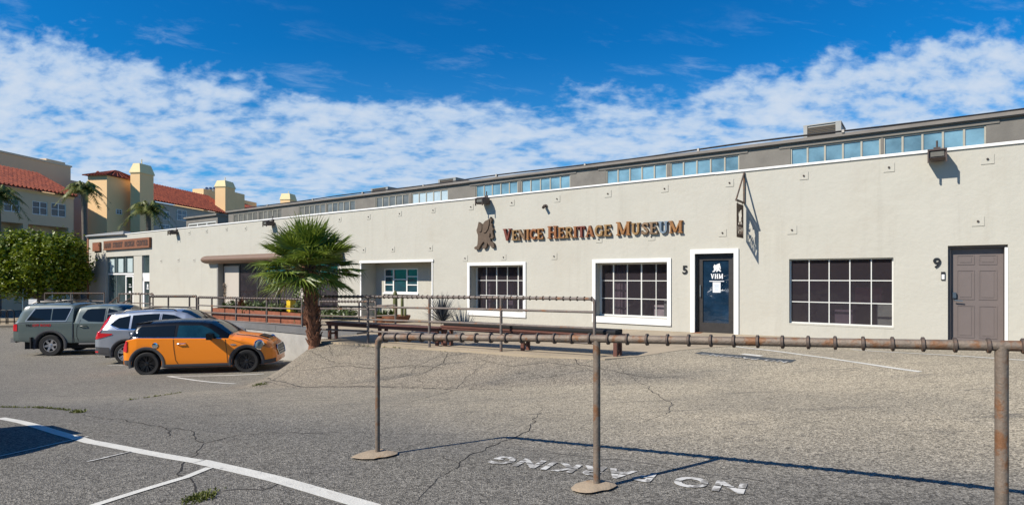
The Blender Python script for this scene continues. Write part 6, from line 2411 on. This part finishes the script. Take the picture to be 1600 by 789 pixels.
# the car just outside the frame whose shadow falls into it
off = copy_tree(crv)
off['label'] = 'silver crossover standing outside the picture, its shadow crossing the white line'
hd = math.atan2(.86, .52)
nose = Vector((-5.95, 6.2, 0))
d = Vector((math.cos(hd), math.sin(hd), 0))
o_ = nose - d * 4.6
off.location = (o_.x, o_.y, gz(o_.x + d.x * 2, o_.y + d.y * 2) + .01)
off.rotation_euler = (0, 0, hd)

# ------------------------------------------------------------------ markings, cracks, painted shade, weeds
px_line('painted_line', [(0, 653), (140, 690), (310, 721)], .105, LINEPAINT, .0035)
px_line('painted_line', [(312, 721), (430, 748), (585, 793)], .125, LINEPAINT, .0035)
px_line('painted_line', [(138, 682), (0, 713)], .03, LINEPAINT, .0065)
px_line('painted_line', [(327, 731), (290, 746), (150, 789), (130, 796)], .075, LINEPAINT, .0065)
px_line('painted_line', [(204, 706), (136, 722)], .03, FADEPAINT, .008)
px_line('painted_line', [(261, 588), (412, 584)], .09, LINEPAINT)
px_line('painted_line', [(263, 588), (368, 599.5)], .09, LINEPAINT, .0065)
px_line('painted_line', [(168, 571), (205, 570.5)], .09, FADEPAINT)
px_line('painted_line', [(95, 559), (170, 556)], .08, FADEPAINT)
px_line('painted_line', [(1146, 541), (1290, 559), (1438, 581)], .09, LINEPAINT)
px_line('painted_line', [(1330, 546), (1480, 555), (1640, 566)], .07, LINEPAINT)


def ground_text(name, txt, a, b, height, m, lift):
    """lettering lying on the ground, read from a to b with its top to the right-hand turn"""
    import bmesh
    vs, fs = text_data(txt, height / .7, 0, height * .055, 1.2)
    keep = []
    for lo, hi in ((-9, .47), (.55, 9)):
        bm = bmesh.new()
        bv = [bm.verts.new(v) for v in vs]
        for f in fs:
            try:
                bm.faces.new([bv[i] for i in f])
            except ValueError:
                pass
        for co, no, in ((lo, -1), (hi, 1)):
            bmesh.ops.bisect_plane(bm, geom=bm.verts[:] + bm.edges[:] + bm.faces[:], plane_co=(0, co * height, 0), plane_no=(0, no, 0), clear_outer=True)
        bm.verts.index_update()
        o0 = len(keep) and sum(len(k[0]) for k in keep)
        keep.append(([tuple(v.co) for v in bm.verts], [tuple(v.index + o0 for v in f.verts) for f in bm.faces]))
        bm.free()
    vs = [v for k in keep for v in k[0]]; fs = [f for k in keep for f in k[1]]
    xs_ = [v[0] for v in vs]; w = max(xs_) - min(xs_); x0 = min(xs_)
    A = np.array(a); Bv = np.array(b); d = Bv - A; L = np.linalg.norm(d); d /= L
    up = np.array((-d[1], d[0]))
    mb = MB(); out = []
    for v in vs:
        q = A + d * ((v[0] - x0) * L / w) + up * v[1]
        out.append((q[0], q[1], gz(*q) + lift))
    mb.add(out, fs)
    return tag(mb.build(name, m), kind='structure')


ground_text('painted_lettering', 'NO PARKING', ground_px(1168, 757), ground_px(780, 713), .215, FADEPAINT, .007)
mb = MB()
q = [ground_px(1090, 551), ground_px(1240, 564.5)]
strip(mb, q, .3, .005)
tag(mb.build('painted_panel', TARPAINT), kind='structure')
ground_text('painted_lettering', 'NO PARKING', ground_px(1232, 565.2), ground_px(1098, 553), .15, FADEPAINT, .012)
px_line('painted_smudge', [(1160, 553.2), (1190, 556.5)], .16, LINEPAINT, .006)


def crack_or_shade(pxs, w=.02, j=.012, m=None, sg=.1):
    px_line('crack_or_shade_strip', pxs, w * .52, m or CRACK, .003, .011, True, .055)


crack_or_shade([(105, 642), (150, 652), (200, 657), (262, 668), (300, 672), (308, 690), (318, 693), (345, 686), (380, 678), (440, 676), (520, 679)], .022)
crack_or_shade([(318, 693), (300, 712), (278, 726), (276, 740), (300, 748), (312, 760), (305, 775), (285, 789)], .026)
crack_or_shade([(262, 668), (264, 682)], .035)
crack_or_shade([(0, 636), (60, 637), (105, 641), (180, 629), (280, 614), (350, 605), (372, 601)], .02, .01, CRACK_SHADE)
crack_or_shade([(372, 601), (450, 604), (560, 603), (690, 606), (760, 607)], .03, .02, CRACK_SHADE)
crack_or_shade([(416, 600), (445, 583), (480, 562), (515, 546)], .018, .012, CRACK_SHADE)
crack_or_shade([(608, 636), (660, 622), (706, 610), (730, 590), (760, 566)], .018, .014)
crack_or_shade([(849, 633), (838, 650), (826, 672), (800, 686), (760, 700), (716, 720), (706, 732), (680, 750), (640, 787)], .018, .01)
crack_or_shade([(960, 565), (980, 585), (1005, 600), (1025, 615), (1052, 632), (1040, 648), (1010, 657)], .025, .02, CRACK_SHADE)
crack_or_shade([(430, 578), (520, 566), (600, 572), (680, 575)], .025, .02, CRACK_SHADE)
crack_or_shade([(640, 585), (652, 570), (700, 552)], .02, .014, CRACK_SHADE)
crack_or_shade([(385, 600), (470, 604), (560, 604), (640, 606), (730, 608), (800, 609)], .06, .02, CRACK_SHADE)  # shade along the foot of the bank, painted as a dark strip
crack_or_shade([(455, 581), (520, 573), (545, 571), (590, 577), (640, 571), (700, 575)], .035, .02)
crack_or_shade([(700, 551), (694, 566), (668, 580), (648, 588)], .03, .02)
crack_or_shade([(740, 560), (800, 572), (860, 566), (930, 580)], .03, .02, CRACK_SHADE)
crack_or_shade([(880, 552), (905, 570), (960, 580), (1020, 590), (1080, 586)], .035, .02, CRACK_SHADE)
crack_or_shade([(480, 545), (520, 556), (575, 551), (610, 560)], .03, .02, CRACK_SHADE)
crack_or_shade([(560, 676), (470, 676), (400, 674)], .016, .01, CRACK_SHADE)
crack_or_shade([(650, 720), (690, 712), (720, 726), (760, 722)], .014, .01, CRACK_SHADE)
crack_or_shade([(800, 701), (900, 712), (1000, 722), (1100, 740), (1200, 752), (1300, 760)], .014, .012, CRACK_SHADE)
crack_or_shade([(312, 770), (360, 765), (410, 765), (450, 750)], .02, .012, CRACK_SHADE)
crack_or_shade([(1095, 549), (1140, 556)], .02, .01, CRACK_SHADE)


def weeds(name, label, pxs, n, h, spread=.04):
    mb = MB()
    W = [np.array(ground_px(*p)) for p in pxs]
    for i in range(n):
        k = random.randrange(len(W) - 1) if len(W) > 1 else 0
        q = W[k] + (W[min(k + 1, len(W) - 1)] - W[k]) * random.random() + rng.normal(0, spread, 2)
        z = gz(*q)
        blades(mb, (q[0], q[1], z), 3, h * random.uniform(.5, 1.2), .006, (25, 85), .2, 2)
    tag(mb.build(name, GRASS), label, None, None, 'stuff')


weeds('grass_in_crack', 'grass growing in the asphalt seam at left', [(0, 636), (60, 637), (110, 641)], 170, .04, .022)
weeds('grass_in_crack', 'thin grass in the seam below the orange car', [(200, 625), (285, 613)], 60, .04, .015)
weeds('grass_in_crack', 'tuft of grass at the seam junction', [(118, 643), (126, 645)], 60, .06, .03)
weeds('grass_in_crack', 'grass patch in the cracks at the lower left', [(300, 783), (325, 772)], 130, .035, .05)
weeds('grass_in_crack', 'weeds along the terrace edge', [(570, 541), (620, 543), (660, 545), (760, 551), (800, 553)], 130, .06, .04)
weeds('grass_in_crack', 'weeds at the foot of the bank', [(400, 602), (412, 600)], 60, .05, .06)

# ------------------------------------------------------------------ added out of view behind the photographer for the panes to mirror
bb = thing('added_building', 'plain grey building across the lot behind the photographer', 'building', (-30, -15, 0), R(-58))
m = MB()
hl = [(-24 + 6 * k, -21 + 6 * k, .9, 2.6, .2) for k in range(9)]
grid_wall(m, -30, 30, -2, 6.5, hl, lambda u, v, d: (u, -d, v), .2)
m.box(-30, 30, -12, -.25, -2, 6.45)
m.build('wall', mat('back_wall', (0.33, 0.29, 0.27), .9, 0, .1, .5), bb)
m = MB()
for h in hl:
    m.add([(h[0], -.18, h[2]), (h[1], -.18, h[2]), (h[1], -.18, h[3]), (h[0], -.18, h[3])], [(0, 1, 2, 3)])
m.build('glazing', DARKGLASS, bb)

for x, y, k, lab in ((-20, -3, 1.15, 'ficus tree added outside the picture beside the grey building, nearer the street'), (-17, -14, .95, 'ficus tree added outside the picture beside the grey building, nearer the photographer'), (-29, 7, 1.2, 'ficus tree added outside the picture at the far end of the grey building')):
    c = copy_tree(FT)
    c.location = (x, y, gz(x, y)); c.scale = (k, k, k); c.rotation_euler = (0, 0, x)
    c['label'] = lab

# ------------------------------------------------------------------ street side, far left
def gl(x, Z):
    X = (x - CX) / F * Z
    return X, Z, gz(X, Z)


mb = MB()
a = gl(-60, 34); b = gl(128, 36)
ang = math.atan2(b[1] - a[1], b[0] - a[0])
mb.box(-6, math.hypot(b[0] - a[0], b[1] - a[1]), 0, 2.2, -.4, .16); mb.box(-6, math.hypot(b[0] - a[0], b[1] - a[1]), 2.203, 5, -.4, .3)
tag(mb.build('sidewalk', CONC, None, loc=a, rz=ang), kind='structure')
g0 = gl(36, 36.5)
gt = thing('gate_frame', 'bare metal gate frame beside the ficus trunk', 'gate', (g0[0], g0[1], g0[2] + .3), ang)
for x in (0, 1.55):
    m = MB(); m.tube([(x, 0, 0), (x, 0, 2.0)], .045, 8); m.build('post', ALU, gt, True)
m = MB(); m.tube([(0, 0, 2.0), (1.55, 0, 2.0)], .04, 8); m.build('rail', ALU, gt, True)
# bicycle racks under the tree
for k, (x, lab) in enumerate(((6, 'black bike stand hoop nearest the left edge'), (16, 'black bike stand hoop left of the ficus trunk'))):
    q = gl(x, 35.5)
    o = thing('bike_stand', lab, 'bike stand', (q[0], q[1], q[2] + .17), 0, 'bike stands under the ficus')
    m = MB(); m.tube([(-.25, 0, -.05), (-.25, 0, .7), (-.15, 0, .85), (.15, 0, .85), (.25, 0, .7), (.25, 0, -.05)], .03, 8); m.build('hoop', BLACK, o, True)
    m = MB(); m.tube([(-.25, 0, .35), (.25, 0, .35)], .022, 8); m.build('crossbar', BLACK, o, True)
q = gl(52, 24.5)
o = thing('small_sign', 'small white sign board standing behind the pickup', 'sign', (q[0], q[1], q[2]), 0)
zs = zat(471.5, 24.5) - q[2]
m = MB(); m.tube([(0, 0, -.1), (0, 0, zs)], .025, 8); m.build('post', ALU, o, True)
m = MB(); m.box(-.17, .17, -.03, -.026 + .0, zs - .1, zs + .1); m.box(-.18, .18, -.0255, -.015, zs - .11, zs + .11); m.build('board', WHITE, o)
